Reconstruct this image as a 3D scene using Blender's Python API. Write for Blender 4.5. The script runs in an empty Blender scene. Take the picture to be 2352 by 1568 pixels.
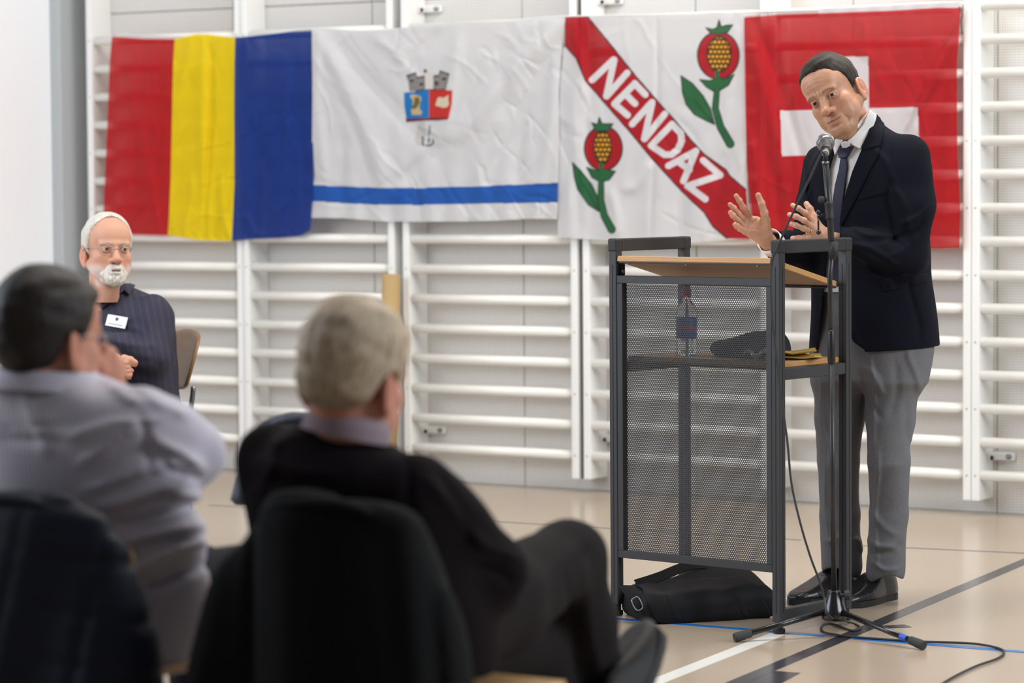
import bpy, bmesh, math, random
import numpy as np
from mathutils import Vector, Matrix, Euler

random.seed(7)
rng = np.random.RandomState(11)
C = bpy.context.scene.collection
scene = bpy.context.scene

# ------------------------------------------------------------------ camera
FPX, PITCH, ROLL, CAMH = 6691.0, 0.0553, -0.0073, 1.314
cam_data = bpy.data.cameras.new('camera')
cam_data.sensor_width = 36.0
cam_data.lens = FPX * 36.0 / 2352.0
cam_data.clip_end = 60
cam_data.dof.use_dof = True
cam_data.dof.focus_distance = 8.75
cam_data.dof.aperture_fstop = 3.0
cam = bpy.data.objects.new('camera', cam_data)
C.objects.link(cam)
cam.rotation_mode = 'QUATERNION'
_m = Matrix.Rotation(math.pi / 2 - PITCH, 3, 'X') @ Matrix.Rotation(ROLL, 3, 'Z')
cam.rotation_quaternion = _m.to_quaternion()
cam.location = (0, 0, CAMH)
scene.camera = cam
CAMM = np.array(_m)

# ------------------------------------------------------------------ light
world = bpy.data.worlds.new('world')
scene.world = world
world.use_nodes = True
_bg = world.node_tree.nodes['Background']
_bg.inputs[0].default_value = (0.93, 0.95, 1.0, 1)
_bg.inputs[1].default_value = 0.16

def area(name, loc, target, sx, sy, power, col):
    l = bpy.data.lights.new(name, 'AREA')
    l.shape = 'RECTANGLE'; l.size = sx; l.size_y = sy
    l.energy = power; l.color = col
    o = bpy.data.objects.new(name, l); C.objects.link(o)
    o.location = loc
    o.rotation_euler = (Vector(target) - Vector(loc)).to_track_quat('-Z', 'Y').to_euler()
    return o
area('ceiling_light_far', (2.2, 9.9, 5.2), (1.6, 11.0, 1.0), 7.0, 1.0, 400, (1.0, 0.95, 0.88))
area('ceiling_light_near', (0.2, 7.4, 5.2), (0.2, 7.0, 0), 6.0, 1.2, 90, (1.0, 0.95, 0.88))
area('window_light_left', (-4.7, 7.6, 2.7), (0.2, 10.6, 1.0), 4.0, 2.6, 260, (0.80, 0.89, 1.0))
area('window_light_right', (6.0, 5.0, 3.4), (-2.2, 11.0, 1.2), 4.0, 2.4, 390, (0.86, 0.93, 1.0))

scene.view_settings.view_transform = 'Standard'
scene.view_settings.look = 'None'
scene.view_settings.gamma = 1
scene.view_settings.use_curve_mapping = False
scene.view_settings.exposure = -0.18

# ------------------------------------------------------------------ pixel helpers (2352 x 1568 frame) used to lay the place out in metres
def ray(px, py):
    v = CAMM @ np.array([(px - 1176.0) / FPX, -(py - 784.0) / FPX, -1.0])
    return v
def P(px, py, Y):
    v = ray(px, py)
    return np.array([0, 0, CAMH]) + v * (Y / v[1])
def G(px, py, z=0.0):
    v = ray(px, py)
    return np.array([0, 0, CAMH]) + v * ((z - CAMH) / v[2])
def zpix(X, Y, py):
    lo, hi = -1.0, 3.0
    for _ in range(40):
        m = (lo + hi) / 2
        if pix((X, Y, m))[1] > py: lo = m
        else: hi = m
    return (lo + hi) / 2
def pix(p):
    q = CAMM.T @ (np.array(p, float) - np.array([0, 0, CAMH]))
    return (1176 + q[0] / -q[2] * FPX, 784 - q[1] / -q[2] * FPX)
WA, WY0 = 0.5532, 12.374
WD = np.array([math.cos(WA), -math.sin(WA), 0.0])
WN = np.array([math.sin(WA), math.cos(WA), 0.0])
WO = np.array([0.0, WY0, 0.0])
def WL(t, n, z): return WO + WD * t + WN * n + np.array([0, 0, z])
def WPX(px, py, n=0.0):
    v = ray(px, py); o = np.array([0, 0, CAMH])
    s = np.dot(WO + WN * n - o, WN) / np.dot(v, WN)
    p = o + v * s - WO
    return np.dot(p, WD), p[2]
def WPXv(px, py, n):
    px = np.asarray(px, float); py = np.asarray(py, float)
    loc = np.stack([(px - 1176) / FPX, -(py - 784) / FPX, -np.ones_like(px)], -1)
    v = loc @ CAMM.T
    o = np.array([0, 0, CAMH])
    s = ((WO - o) @ WN + n) / (v @ WN)
    p = o + v * s[..., None] - WO
    return p @ WD, p[..., 2]

# ------------------------------------------------------------------ object helpers
def tag(o, label=None, cat=None, group=None, kind=None):
    if label: o['label'] = label
    if cat: o['category'] = cat
    if group: o['group'] = group
    if kind: o['kind'] = kind
    return o
def thing(name, label=None, cat=None, loc=(0, 0, 0), group=None, kind=None):
    o = bpy.data.objects.new(name, None); C.objects.link(o)
    o.empty_display_size = 0.1
    o.location = tuple(float(x) for x in loc)
    return tag(o, label, cat, group, kind)
def base_of(o):
    b = np.zeros(3)
    while o is not None:
        b += np.array(o.location); o = o.parent
    return b
def mk(name, vf, mat, parent=None, smooth=False, attr=None, label=None):
    """link one mesh object; vertices given in world metres"""
    v, f = vf
    v = np.asarray(v, float)
    b = base_of(parent) if parent is not None else np.zeros(3)
    me = bpy.data.meshes.new(name)
    fa = f if isinstance(f, np.ndarray) else None
    if fa is not None:
        n, k = fa.shape
        me.vertices.add(len(v)); me.vertices.foreach_set('co', (v - b).astype(np.float32).ravel())
        me.loops.add(n * k); me.loops.foreach_set('vertex_index', fa.astype(np.int32).ravel())
        me.polygons.add(n)
        me.polygons.foreach_set('loop_start', np.arange(0, n * k, k, dtype=np.int32))
        me.update(calc_edges=True); me.validate()
    else:
        me.from_pydata([tuple(x) for x in (v - b)], [], [tuple(int(i) for i in q) for q in f]); me.update()
    if smooth:
        me.polygons.foreach_set('use_smooth', np.ones(len(me.polygons), bool))
    if attr is not None:
        a = me.color_attributes.new('Col', 'FLOAT_COLOR', 'POINT')
        rgba = np.ones((len(v), 4), np.float32); rgba[:, :3] = attr
        a.data.foreach_set('color', rgba.ravel())
    mats = mat if isinstance(mat, (list, tuple)) else [mat]
    for m in mats: me.materials.append(m)
    o = bpy.data.objects.new(name, me); C.objects.link(o)
    if parent is not None: o.parent = parent
    if label: o['label'] = label
    return o
def join(parts):
    V, F, n = [], [], 0
    for v, f in parts:
        V.append(np.asarray(v, float)); F += [tuple(int(i) + n for i in q) for q in f]; n += len(v)
    return np.concatenate(V), F
def from_bm(bm):
    bm.verts.ensure_lookup_table()
    v = np.array([x.co[:] for x in bm.verts]); 
    for i, x in enumerate(bm.verts): x.index = i
    f = [tuple(y.index for y in x.verts) for x in bm.faces]
    bm.free(); return v, f
def box(c, half, ax=None, bev=0.0, seg=1):
    bm = bmesh.new(); bmesh.ops.create_cube(bm, size=2.0)
    for v in bm.verts: v.co = Vector((v.co.x * half[0], v.co.y * half[1], v.co.z * half[2]))
    if bev > 0: bmesh.ops.bevel(bm, geom=bm.edges[:], offset=bev, segments=seg, affect='EDGES', profile=0.5)
    v, f = from_bm(bm)
    if ax is not None: v = v @ np.array(ax, float)
    return v + np.array(c, float), f
def beam(a, b, w, h, up=(0, 0, 1), bev=0.0, seg=1):
    """rectangular bar from a to b; w across, h along up"""
    a = np.array(a, float); b = np.array(b, float)
    d = b - a; L = np.linalg.norm(d); d /= L
    s = np.cross(d, up); s /= np.linalg.norm(s); u = np.cross(s, d)
    return box((a + b) / 2, (L / 2, w / 2, h / 2), [d, s, u], bev, seg)
def unit(v):
    v = np.array(v, float); return v / np.linalg.norm(v)
def smoothline(pts, n=8):
    """Catmull-Rom through points"""
    p = np.array(pts, float); q = np.vstack([2 * p[0] - p[1], p, 2 * p[-1] - p[-2]])
    out = []
    for i in range(1, len(q) - 2):
        for k in range(n):
            t = k / n
            out.append(0.5 * ((2 * q[i]) + (-q[i-1] + q[i+1]) * t + (2*q[i-1] - 5*q[i] + 4*q[i+1] - q[i+2]) * t*t + (-q[i-1] + 3*q[i] - 3*q[i+1] + q[i+2]) * t**3))
    out.append(q[-2]); return np.array(out)
def tube(pts, r, n=12, cap=True, flat=None):
    p = np.array(pts, float); m = len(p)
    r = np.full(m, r, float) if np.isscalar(r) else np.array(r, float)
    T = np.gradient(p, axis=0); T /= np.linalg.norm(T, axis=1)[:, None] + 1e-12
    ref = np.array([0, 0, 1.0]) if abs(T[0][2]) < 0.9 else np.array([1.0, 0, 0])
    N = np.cross(T[0], ref); N /= np.linalg.norm(N)
    V = []
    for i in range(m):
        N = N - T[i] * np.dot(N, T[i]); N /= np.linalg.norm(N) + 1e-12
        B = np.cross(T[i], N)
        for k in range(n):
            a = 2 * math.pi * k / n
            V.append(p[i] + r[i] * (math.cos(a) * N + math.sin(a) * B * (flat or 1.0)))
    F = []
    for i in range(m - 1):
        for k in range(n):
            k2 = (k + 1) % n
            F.append((i*n+k, i*n+k2, (i+1)*n+k2, (i+1)*n+k))
    if cap:
        F.append(tuple(range(n - 1, -1, -1))); F.append(tuple((m-1)*n + k for k in range(n)))
    return np.array(V), F
def lathe(o, axis, prof, n=24):
    """prof = list of (distance along axis, radius)"""
    axis = unit(axis); o = np.array(o, float)
    ref = np.array([0, 0, 1.0]) if abs(axis[2]) < 0.9 else np.array([1.0, 0, 0])
    N = unit(np.cross(axis, ref)); B = np.cross(axis, N)
    V = []; F = []; m = len(prof)
    for h, r in prof:
        for k in range(n):
            a = 2 * math.pi * k / n
            V.append(o + axis * h + r * (math.cos(a) * N + math.sin(a) * B))
    for i in range(m - 1):
        for k in range(n):
            k2 = (k + 1) % n
            F.append((i*n+k, i*n+k2, (i+1)*n+k2, (i+1)*n+k))
    F.append(tuple(range(n - 1, -1, -1))); F.append(tuple((m-1)*n + k for k in range(n)))
    return np.array(V), F
def sphere(c, r, nu=20, nv=12, ax=None):
    r = np.array([r, r, r], float) if np.isscalar(r) else np.array(r, float)
    V = [(0, 0, 1)]; F = []
    for i in range(1, nv):
        th = math.pi * i / nv
        for k in range(nu):
            a = 2 * math.pi * k / nu
            V.append((math.sin(th)*math.cos(a), math.sin(th)*math.sin(a), math.cos(th)))
    V.append((0, 0, -1)); V = np.array(V) * r
    if ax is not None: V = V @ np.array(ax, float)
    for k in range(nu): F.append((0, 1+k, 1+(k+1) % nu))
    for i in range(nv - 2):
        for k in range(nu):
            F.append((1+i*nu+k, 1+(i+1)*nu+k, 1+(i+1)*nu+(k+1) % nu, 1+i*nu+(k+1) % nu))
    l = len(V) - 1
    for k in range(nu): F.append((l, 1+(nv-2)*nu+(k+1) % nu, 1+(nv-2)*nu+k))
    return V + np.array(c, float), F

# ------------------------------------------------------------------ materials
def lin(r, g, b):
    f = lambda c: (c/255/12.92) if c/255 <= 0.04045 else ((c/255+0.055)/1.055)**2.4
    return (f(r), f(g), f(b))
def mat(name, col, rough=0.6, metal=0.0, spec=0.5, noise=0.0, nscale=20.0, bump=0.0, bscale=60.0, sheen=0.0, coat=0.0, attr=False, weave=0.0, wscale=900.0, sss=0.0, stretch=None):
    m = bpy.data.materials.new(name); m.use_nodes = True
    nt = m.node_tree; b = nt.nodes['Principled BSDF']
    b.inputs['Roughness'].default_value = rough; b.inputs['Metallic'].default_value = metal
    b.inputs['Specular IOR Level'].default_value = spec
    if sheen: b.inputs['Sheen Weight'].default_value = sheen; b.inputs['Sheen Roughness'].default_value = 0.4
    if coat: b.inputs['Coat Weight'].default_value = coat; b.inputs['Coat Roughness'].default_value = 0.12
    if sss:
        b.inputs['Subsurface Weight'].default_value = sss
        b.inputs['Subsurface Radius'].default_value = (0.9, 0.35, 0.2)
        b.inputs['Subsurface Scale'].default_value = 0.008
    tc = nt.nodes.new('ShaderNodeTexCoord')
    mp = nt.nodes.new('ShaderNodeMapping'); nt.links.new(tc.outputs['Object'], mp.inputs[0])
    if stretch: mp.inputs['Scale'].default_value = stretch
    src = None
    if attr:
        a = nt.nodes.new('ShaderNodeAttribute'); a.attribute_name = 'Col'; src = a.outputs['Color']
    if noise > 0:
        n = nt.nodes.new('ShaderNodeTexNoise'); n.inputs['Scale'].default_value = nscale; n.inputs['Detail'].default_value = 5
        nt.links.new(mp.outputs[0], n.inputs['Vector'])
        mr = nt.nodes.new('ShaderNodeMapRange'); mr.inputs[1].default_value = 0.3; mr.inputs[2].default_value = 0.7
        mr.inputs[3].default_value = 1 - noise; mr.inputs[4].default_value = 1 + noise
        nt.links.new(n.outputs[0], mr.inputs[0])
        mx = nt.nodes.new('ShaderNodeVectorMath'); mx.operation = 'SCALE'
        if src is not None: nt.links.new(src, mx.inputs[0])
        else: mx.inputs[0].default_value = col
        nt.links.new(mr.outputs[0], mx.inputs['Scale']); src = mx.outputs[0]
    if src is not None: nt.links.new(src, b.inputs['Base Color'])
    else: b.inputs['Base Color'].default_value = (*col, 1)
    last = None
    if bump > 0:
        n = nt.nodes.new('ShaderNodeTexNoise'); n.inputs['Scale'].default_value = bscale; n.inputs['Detail'].default_value = 6
        nt.links.new(mp.outputs[0], n.inputs['Vector'])
        bp = nt.nodes.new('ShaderNodeBump'); bp.inputs['Strength'].default_value = bump; bp.inputs['Distance'].default_value = 0.01
        nt.links.new(n.outputs[0], bp.inputs['Height']); last = bp.outputs[0]
    if weave > 0:
        w = nt.nodes.new('ShaderNodeTexVoronoi'); w.inputs['Scale'].default_value = wscale
        nt.links.new(mp.outputs[0], w.inputs['Vector'])
        bp = nt.nodes.new('ShaderNodeBump'); bp.inputs['Strength'].default_value = weave; bp.inputs['Distance'].default_value = 0.001
        nt.links.new(w.outputs[0], bp.inputs['Height'])
        if last is not None: nt.links.new(last, bp.inputs['Normal'])
        last = bp.outputs[0]
    if last is not None: nt.links.new(last, b.inputs['Normal'])
    return m
def stripes_mat(name, c1, c2, axis_vec, scale, rough=0.6, duty=0.5, bump=0.0):
    """thin printed stripes / plywood layers: colour switches along axis_vec (object coords)"""
    m = bpy.data.materials.new(name); m.use_nodes = True
    nt = m.node_tree; b = nt.nodes['Principled BSDF']; b.inputs['Roughness'].default_value = rough
    tc = nt.nodes.new('ShaderNodeTexCoord'); d = nt.nodes.new('ShaderNodeVectorMath'); d.operation = 'DOT_PRODUCT'
    nt.links.new(tc.outputs['Object'], d.inputs[0]); d.inputs[1].default_value = tuple(float(x) for x in axis_vec)
    mu = nt.nodes.new('ShaderNodeMath'); mu.operation = 'MULTIPLY'; mu.inputs[1].default_value = scale
    nt.links.new(d.outputs['Value'], mu.inputs[0])
    fr = nt.nodes.new('ShaderNodeMath'); fr.operation = 'FRACT'; nt.links.new(mu.outputs[0], fr.inputs[0])
    gt = nt.nodes.new('ShaderNodeMath'); gt.operation = 'GREATER_THAN'; gt.inputs[1].default_value = duty
    nt.links.new(fr.outputs[0], gt.inputs[0])
    mx = nt.nodes.new('ShaderNodeMix'); mx.data_type = 'RGBA'
    mx.inputs[6].default_value = (*c1, 1); mx.inputs[7].default_value = (*c2, 1)
    nt.links.new(gt.outputs[0], mx.inputs[0]); nt.links.new(mx.outputs[2], b.inputs['Base Color'])
    return m
# ------------------------------------------------------------------ implicit-surface modelling (numpy surface nets)
def nrm(p): return np.sqrt((p * p).sum(-1))
def cone(p, a, b, ra, rb):
    a = np.array(a, float); b = np.array(b, float)
    ba = b - a; t = np.clip(((p - a) @ ba) / (ba @ ba), 0, 1)
    return nrm(p - a - t[:, None] * ba) - (ra + (rb - ra) * t)
def chain(p, pts, k=0.02):
    """pts = list of (x,y,z,r)"""
    d = None
    for q, s in zip(pts[:-1], pts[1:]):
        e = cone(p, q[:3], s[:3], q[3], s[3])
        d = e if d is None else smin(d, e, k)
    return d
def ell(p, c, r, R=None):
    q = p - np.array(c, float)
    if R is not None: q = q @ np.array(R).T
    r = np.array(r, float)
    k0 = nrm(q / r); k1 = nrm(q / (r * r)) + 1e-9
    return k0 * (k0 - 1) / k1
def rbox(p, c, h, r, R=None):
    q = p - np.array(c, float)
    if R is not None: q = q @ np.array(R).T
    q = np.abs(q) - (np.array(h, float) - r)
    return nrm(np.maximum(q, 0)) + np.minimum(q.max(-1), 0) - r
def smin(a, b, k):
    h = np.clip(0.5 + 0.5 * (b - a) / k, 0, 1)
    return b + (a - b) * h - k * h * (1 - h)
def smax(a, b, k): return -smin(-a, -b, k)
def loft(p, secs, k=0.0, e=2.3):
    """secs rows (z, cx, cy, ax, by, yaw) in the frame of p; stacked superellipses"""
    s = np.array(secs, float); z = p[:, 2]; zz = s[:, 0]
    def it(j):
        # smooth interpolation (pchip-like through cosine-free cubic hermite)
        y = s[:, j]; m = np.gradient(y, zz)
        i = np.clip(np.searchsorted(zz, z) - 1, 0, len(zz) - 2)
        h = zz[i+1] - zz[i]; t = np.clip((z - zz[i]) / h, 0, 1)
        return (2*t**3-3*t**2+1)*y[i] + (t**3-2*t**2+t)*h*m[i] + (-2*t**3+3*t**2)*y[i+1] + (t**3-t**2)*h*m[i+1]
    cx, cy, a, b, yw = it(1), it(2), it(3), it(4), it(5)
    x = p[:, 0] - cx; y = p[:, 1] - cy
    c, sn = np.cos(yw), np.sin(yw)
    u = (x * c + y * sn) / a; v = (-x * sn + y * c) / b
    r = (np.abs(u)**e + np.abs(v)**e)**(1/e)
    d = (r - 1) * np.minimum(a, b) * 0.95
    dz = np.maximum(zz[0] - z, z - zz[-1])
    return np.where(dz > 0, np.sqrt(np.maximum(d, 0)**2 + dz**2), np.maximum(d, dz)) if k == 0 else smax(d, dz, k)
_W = [(unit(rng.randn(3)), rng.rand() * 6.28) for _ in range(24)]
def wob(p, f, n=6, off=0, st=(1, 1, 1)):
    """smooth pseudo-noise in -1..1"""
    q = p * np.array(st) * f
    s = 0
    for i in range(n):
        w, ph = _W[(i + off) % 24]
        w2, ph2 = _W[(i + off + 7) % 24]
        s = s + np.sin(q @ w * (1 + 0.35 * i) + ph + 1.3 * np.sin(q @ w2 * 0.7 + ph2))
    return s / (n * 0.7)
def Rzyx(yaw, pitch, roll):
    """rows = local axes in world"""
    M = Matrix.Rotation(yaw, 3, 'Z') @ Matrix.Rotation(pitch, 3, 'X') @ Matrix.Rotation(roll, 3, 'Y')
    return np.array(M).T
def sdfmesh(fn, lo, hi, h, B=8):
    lo = np.array(lo, float); hi = np.array(hi, float)
    nb = np.ceil((hi - lo) / (h * B)).astype(int); N = nb * B + 1
    bc = np.stack(np.meshgrid(*[np.arange(n) for n in nb], indexing='ij'), -1).reshape(-1, 3)
    cen = lo + (bc + 0.5) * h * B
    d = fn(cen)
    act = bc[np.abs(d) < h * B * 0.5 * 1.733 * 1.6 + 0.012]
    val = np.full(tuple(N), np.nan, np.float32)
    off = np.stack(np.meshgrid(*[np.arange(B + 1)] * 3, indexing='ij'), -1).reshape(-1, 3)
    for s in range(0, len(act), 400):
        idx = (act[s:s+400][:, None, :] * B + off[None]).reshape(-1, 3)
        val[idx[:, 0], idx[:, 1], idx[:, 2]] = fn(lo + idx * h)
    ins = val < 0
    ok = ~np.isnan(val)
    n0, n1, n2 = N - 1
    cok = np.ones((n0, n1, n2), bool); cnt = np.zeros((n0, n1, n2), np.int8)
    for a in (0, 1):
        for b in (0, 1):
            for c in (0, 1):
                cok &= ok[a:a+n0, b:b+n1, c:c+n2]; cnt += ins[a:a+n0, b:b+n1, c:c+n2]
    cell = cok & (cnt > 0) & (cnt < 8)
    ci = np.argwhere(cell)
    vid = np.full((n0, n1, n2), -1, np.int64); vid[cell] = np.arange(len(ci))
    acc = np.zeros((len(ci), 3)); w = np.zeros(len(ci))
    for ax in range(3):
        for a in (0, 1):
            for b in (0, 1):
                o = [0, 0, 0]; o[(ax+1) % 3] = a; o[(ax+2) % 3] = b
                i0 = ci + o; i1 = i0.copy(); i1[:, ax] += 1
                v0 = val[i0[:, 0], i0[:, 1], i0[:, 2]]; v1 = val[i1[:, 0], i1[:, 1], i1[:, 2]]
                cr = (v0 < 0) != (v1 < 0)
                t = np.where(cr, v0 / np.where(cr, v0 - v1, 1), 0)
                pos = i0.astype(float); pos[:, ax] += t
                acc += pos * cr[:, None]; w += cr
    V = lo + acc / w[:, None] * h
    F = []
    for ax in range(3):
        b, c = (ax+1) % 3, (ax+2) % 3
        sl0 = [slice(None)] * 3; sl1 = [slice(None)] * 3
        sl0[ax] = slice(0, N[ax]-1); sl1[ax] = slice(1, N[ax])
        cr = (ins[tuple(sl0)] != ins[tuple(sl1)]) & ok[tuple(sl0)] & ok[tuple(sl1)]
        e = np.argwhere(cr)
        e = e[(e[:, b] > 0) & (e[:, c] > 0) & (e[:, b] < N[b]-1) & (e[:, c] < N[c]-1)]
        if len(e) == 0: continue
        q = []
        for (db, dc) in ((-1, -1), (0, -1), (0, 0), (-1, 0)):
            g = e.copy(); g[:, b] += db; g[:, c] += dc
            q.append(vid[g[:, 0], g[:, 1], g[:, 2]])
        q = np.stack(q, 1)
        inside0 = ins[e[:, 0], e[:, 1], e[:, 2]]
        q = np.where(inside0[:, None], q, q[:, ::-1])
        F.append(q[(q >= 0).all(1)])
    return V, np.concatenate(F)
def grad(fn, p, e=0.0008):
    g = np.zeros_like(p)
    for i in range(3):
        q = p.copy(); q[:, i] += e; r = p.copy(); r[:, i] -= e
        g[:, i] = fn(q) - fn(r)
    return g / (nrm(g)[:, None] + 1e-12)
def march(fn, o, dirs, s0, s1, n=90):
    """first hit distance of rays o + s*dirs"""
    s = np.full(len(dirs), s0)
    for _ in range(n):
        d = fn(o + dirs * s[:, None]); s = np.minimum(s + np.clip(d, -0.02, 0.05) * 0.7, s1)
    return s
def inpoly(x, y, poly):
    poly = np.array(poly, float); c = np.zeros(x.shape, bool)
    j = len(poly) - 1
    for i in range(len(poly)):
        xi, yi = poly[i]; xj, yj = poly[j]
        if yi != yj:
            c ^= ((yi > y) != (yj > y)) & (x < (xj - xi) * (y - yi) / (yj - yi) + xi)
        j = i
    return c
def polydist(x, y, poly, closed=True):
    """unsigned distance to polyline"""
    poly = np.array(poly, float); n = len(poly); d = np.full(x.shape, 1e9)
    for i in range(n if closed else n - 1):
        a = poly[i]; b = poly[(i+1) % n]; e = b - a
        t = np.clip(((x-a[0])*e[0] + (y-a[1])*e[1]) / (e @ e + 1e-9), 0, 1)
        d = np.minimum(d, np.hypot(x-a[0]-t*e[0], y-a[1]-t*e[1]))
    return d
def sdpoly(x, y, poly):
    d = polydist(x, y, poly); return np.where(inpoly(x, y, poly), -d, d)
def patch(fn, poly, off, thick, seen=None, s0=None, s1=None, step=2.0, lift=None, hit=None):
    """cloth piece of real thickness lying on the surface fn; its outline is given in photo pixels and carried onto the body"""
    poly = np.array(poly, float)
    bm = bmesh.new()
    # resample outline
    pts = []
    for i in range(len(poly)):
        a = poly[i]; b = poly[(i+1) % len(poly)]
        m = max(1, int(np.linalg.norm(b - a) / step))
        for k in range(m): pts.append(a + (b - a) * k / m)
    pts = np.array(pts)
    x0, y0 = poly.min(0); x1, y1 = poly.max(0)
    gx, gy = np.meshgrid(np.arange(x0, x1, step), np.arange(y0, y1, step))
    gx = gx.ravel(); gy = gy.ravel()
    ins_ = inpoly(gx, gy, poly) & (polydist(gx, gy, poly) > step * 0.6)
    allp = np.vstack([pts, np.stack([gx[ins_], gy[ins_]], 1)])
    from mathutils.geometry import delaunay_2d_cdt
    n = len(pts)
    vo, eo, fo, _, _, _ = delaunay_2d_cdt([Vector(p) for p in allp], [(i, (i+1) % n) for i in range(n)], [], 1, 1e-4)
    Q = np.array([v[:] for v in vo])
    dirs = np.array([ray(*q) for q in Q]); dirs /= nrm(dirs)[:, None]
    o = np.array([0, 0, CAMH])
    s = march(fn, o, dirs, s0, s1)
    p = o + dirs * s[:, None]; g = grad(fn, p, 0.003)
    hitok = np.abs(fn(p)) < .03
    fo = [f_ for f_ in fo if all(hitok[i] for i in f_)]
    # one connected piece of cloth: keep the largest island
    par = list(range(len(Q)))
    def find(a):
        while par[a] != a: par[a] = par[par[a]]; a = par[a]
        return a
    for f_ in fo:
        for i in f_[1:]: par[find(i)] = find(f_[0])
    cnt_ = {}
    for f_ in fo: r_ = find(f_[0]); cnt_[r_] = cnt_.get(r_, 0) + 1
    best = max(cnt_, key=cnt_.get)
    fo = [f_ for f_ in fo if find(f_[0]) == best]
    use = sorted({i for f_ in fo for i in f_}); mp_ = {a: k for k, a in enumerate(use)}
    fo = [tuple(mp_[i] for i in f_) for f_ in fo]; Q = Q[use]; p = p[use]; g = g[use]
    if lift is not None: off = off + lift(Q)
    else: off = np.full(len(Q), off)
    top = p + g * off[:, None]; bot = p + g * (off - thick)[:, None]
    m = len(Q)
    # orient faces towards the camera
    F = []
    for f in fo:
        a, b, c = (top[i] for i in f[:3])
        nn = np.cross(b - a, c - a)
        f = tuple(f) if nn @ (a - o) < 0 else tuple(reversed(f))
        F.append(f)
    E = {}
    for f in F:
        for i in range(len(f)):
            E[(f[i], f[(i+1) % len(f)])] = 1
    F2 = F + [tuple(i + m for i in reversed(f)) for f in F]
    for (a, b) in E:
        if (b, a) not in E: F2.append((b, a, a + m, b + m))
    return np.vstack([top, bot]), F2
# ------------------------------------------------------------------ the hall: floor, walls
def floor_mat():
    m = mat('floor_linoleum', lin(174, 157, 137), rough=0.22, spec=0.5, noise=0.03, nscale=1.2, bump=0.02, bscale=3.0)
    return m
M_floor = floor_mat()
fl = mk('floor', ([(-9, -3, 0), (9, -3, 0), (9, 18, 0), (-9, 18, 0), (-9, -3, -.1), (9, -3, -.1), (9, 18, -.1), (-9, 18, -.1)],
     [(0, 1, 2, 3), (7, 6, 5, 4), (0, 4, 5, 1), (1, 5, 6, 2), (2, 6, 7, 3), (3, 7, 4, 0)]), M_floor)
tag(fl, kind='structure')
M_lb = mat('line_black', lin(48, 48, 55), rough=0.22); M_lg = mat('line_grey', lin(96, 98, 104), rough=0.25)
M_lw = mat('line_white', lin(226, 224, 218), rough=0.25)
M_lblue = mat('line_blue', lin(22, 110, 190), rough=0.25)
def gline(p0, p1, wd, m, z=0.0008):
    a = G(*p0); b = G(*p1); a[2] = b[2] = 0
    d = unit(b - a); s = np.cross(d, [0, 0, 1]) * wd / 2
    zz = np.array([0, 0, z])
    v = [a - s, a + s, b + s, b - s]; V = [x + zz for x in v] + [x * 1.0 for x in v]
    mk('court_line', (V, [(0, 1, 2, 3), (0, 4, 5, 1), (1, 5, 6, 2), (2, 6, 7, 3), (3, 7, 4, 0)]), m, fl)
gline((1690, 1568), (2352, 1290), .05, M_lb)
gline((2352, 1290), (3000, 1018), .05, M_lb)
gline((1690, 1568), (1400, 1690), .05, M_lb)
gline((1480, 1576), (1785, 1456), .05, M_lw, .0010)
gline((1100, 1726), (1480, 1576), .05, M_lw, .0010)
gline((1786, 1372), (1905, 1383), .04, M_lw, .0010)
gline((1050, 1192), (1840, 1240), .022, M_lg, .0007)
gline((1960, 1252), (2352, 1270), .022, M_lg, .0007)
gline((480, 1160), (1050, 1192), .022, M_lg, .0007)
gline((1404, 1420), (1895, 1460), .03, M_lblue, .0012)
gline((1960, 1466), (2352, 1497), .03, M_lblue, .0012)
gline((2352, 1497), (3100, 1556), .03, M_lblue, .0012)
gline((1150, 1399), (1404, 1420), .03, M_lblue, .0012)
gline((2352, 1270), (3100, 1305), .022, M_lg, .0007)
def gpoly(pts, m, z):
    q = [G(*p) for p in pts]; n = len(q)
    V = [np.array([p[0], p[1], z]) for p in q] + [np.array([p[0], p[1], 0]) for p in q]
    mk('court_line', (V, [tuple(range(n)), *[(i, n + i, n + (i+1) % n, (i+1) % n) for i in range(n)]]), m, fl)
gpoly([(1716, 1568), (1779, 1540.5), (1839, 1545), (1797, 1568), (1760, 1590), (1660, 1592)], M_lb, .0006)
gline((2035, 1440), (2085, 1437), .05, M_lb, .0013)

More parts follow.
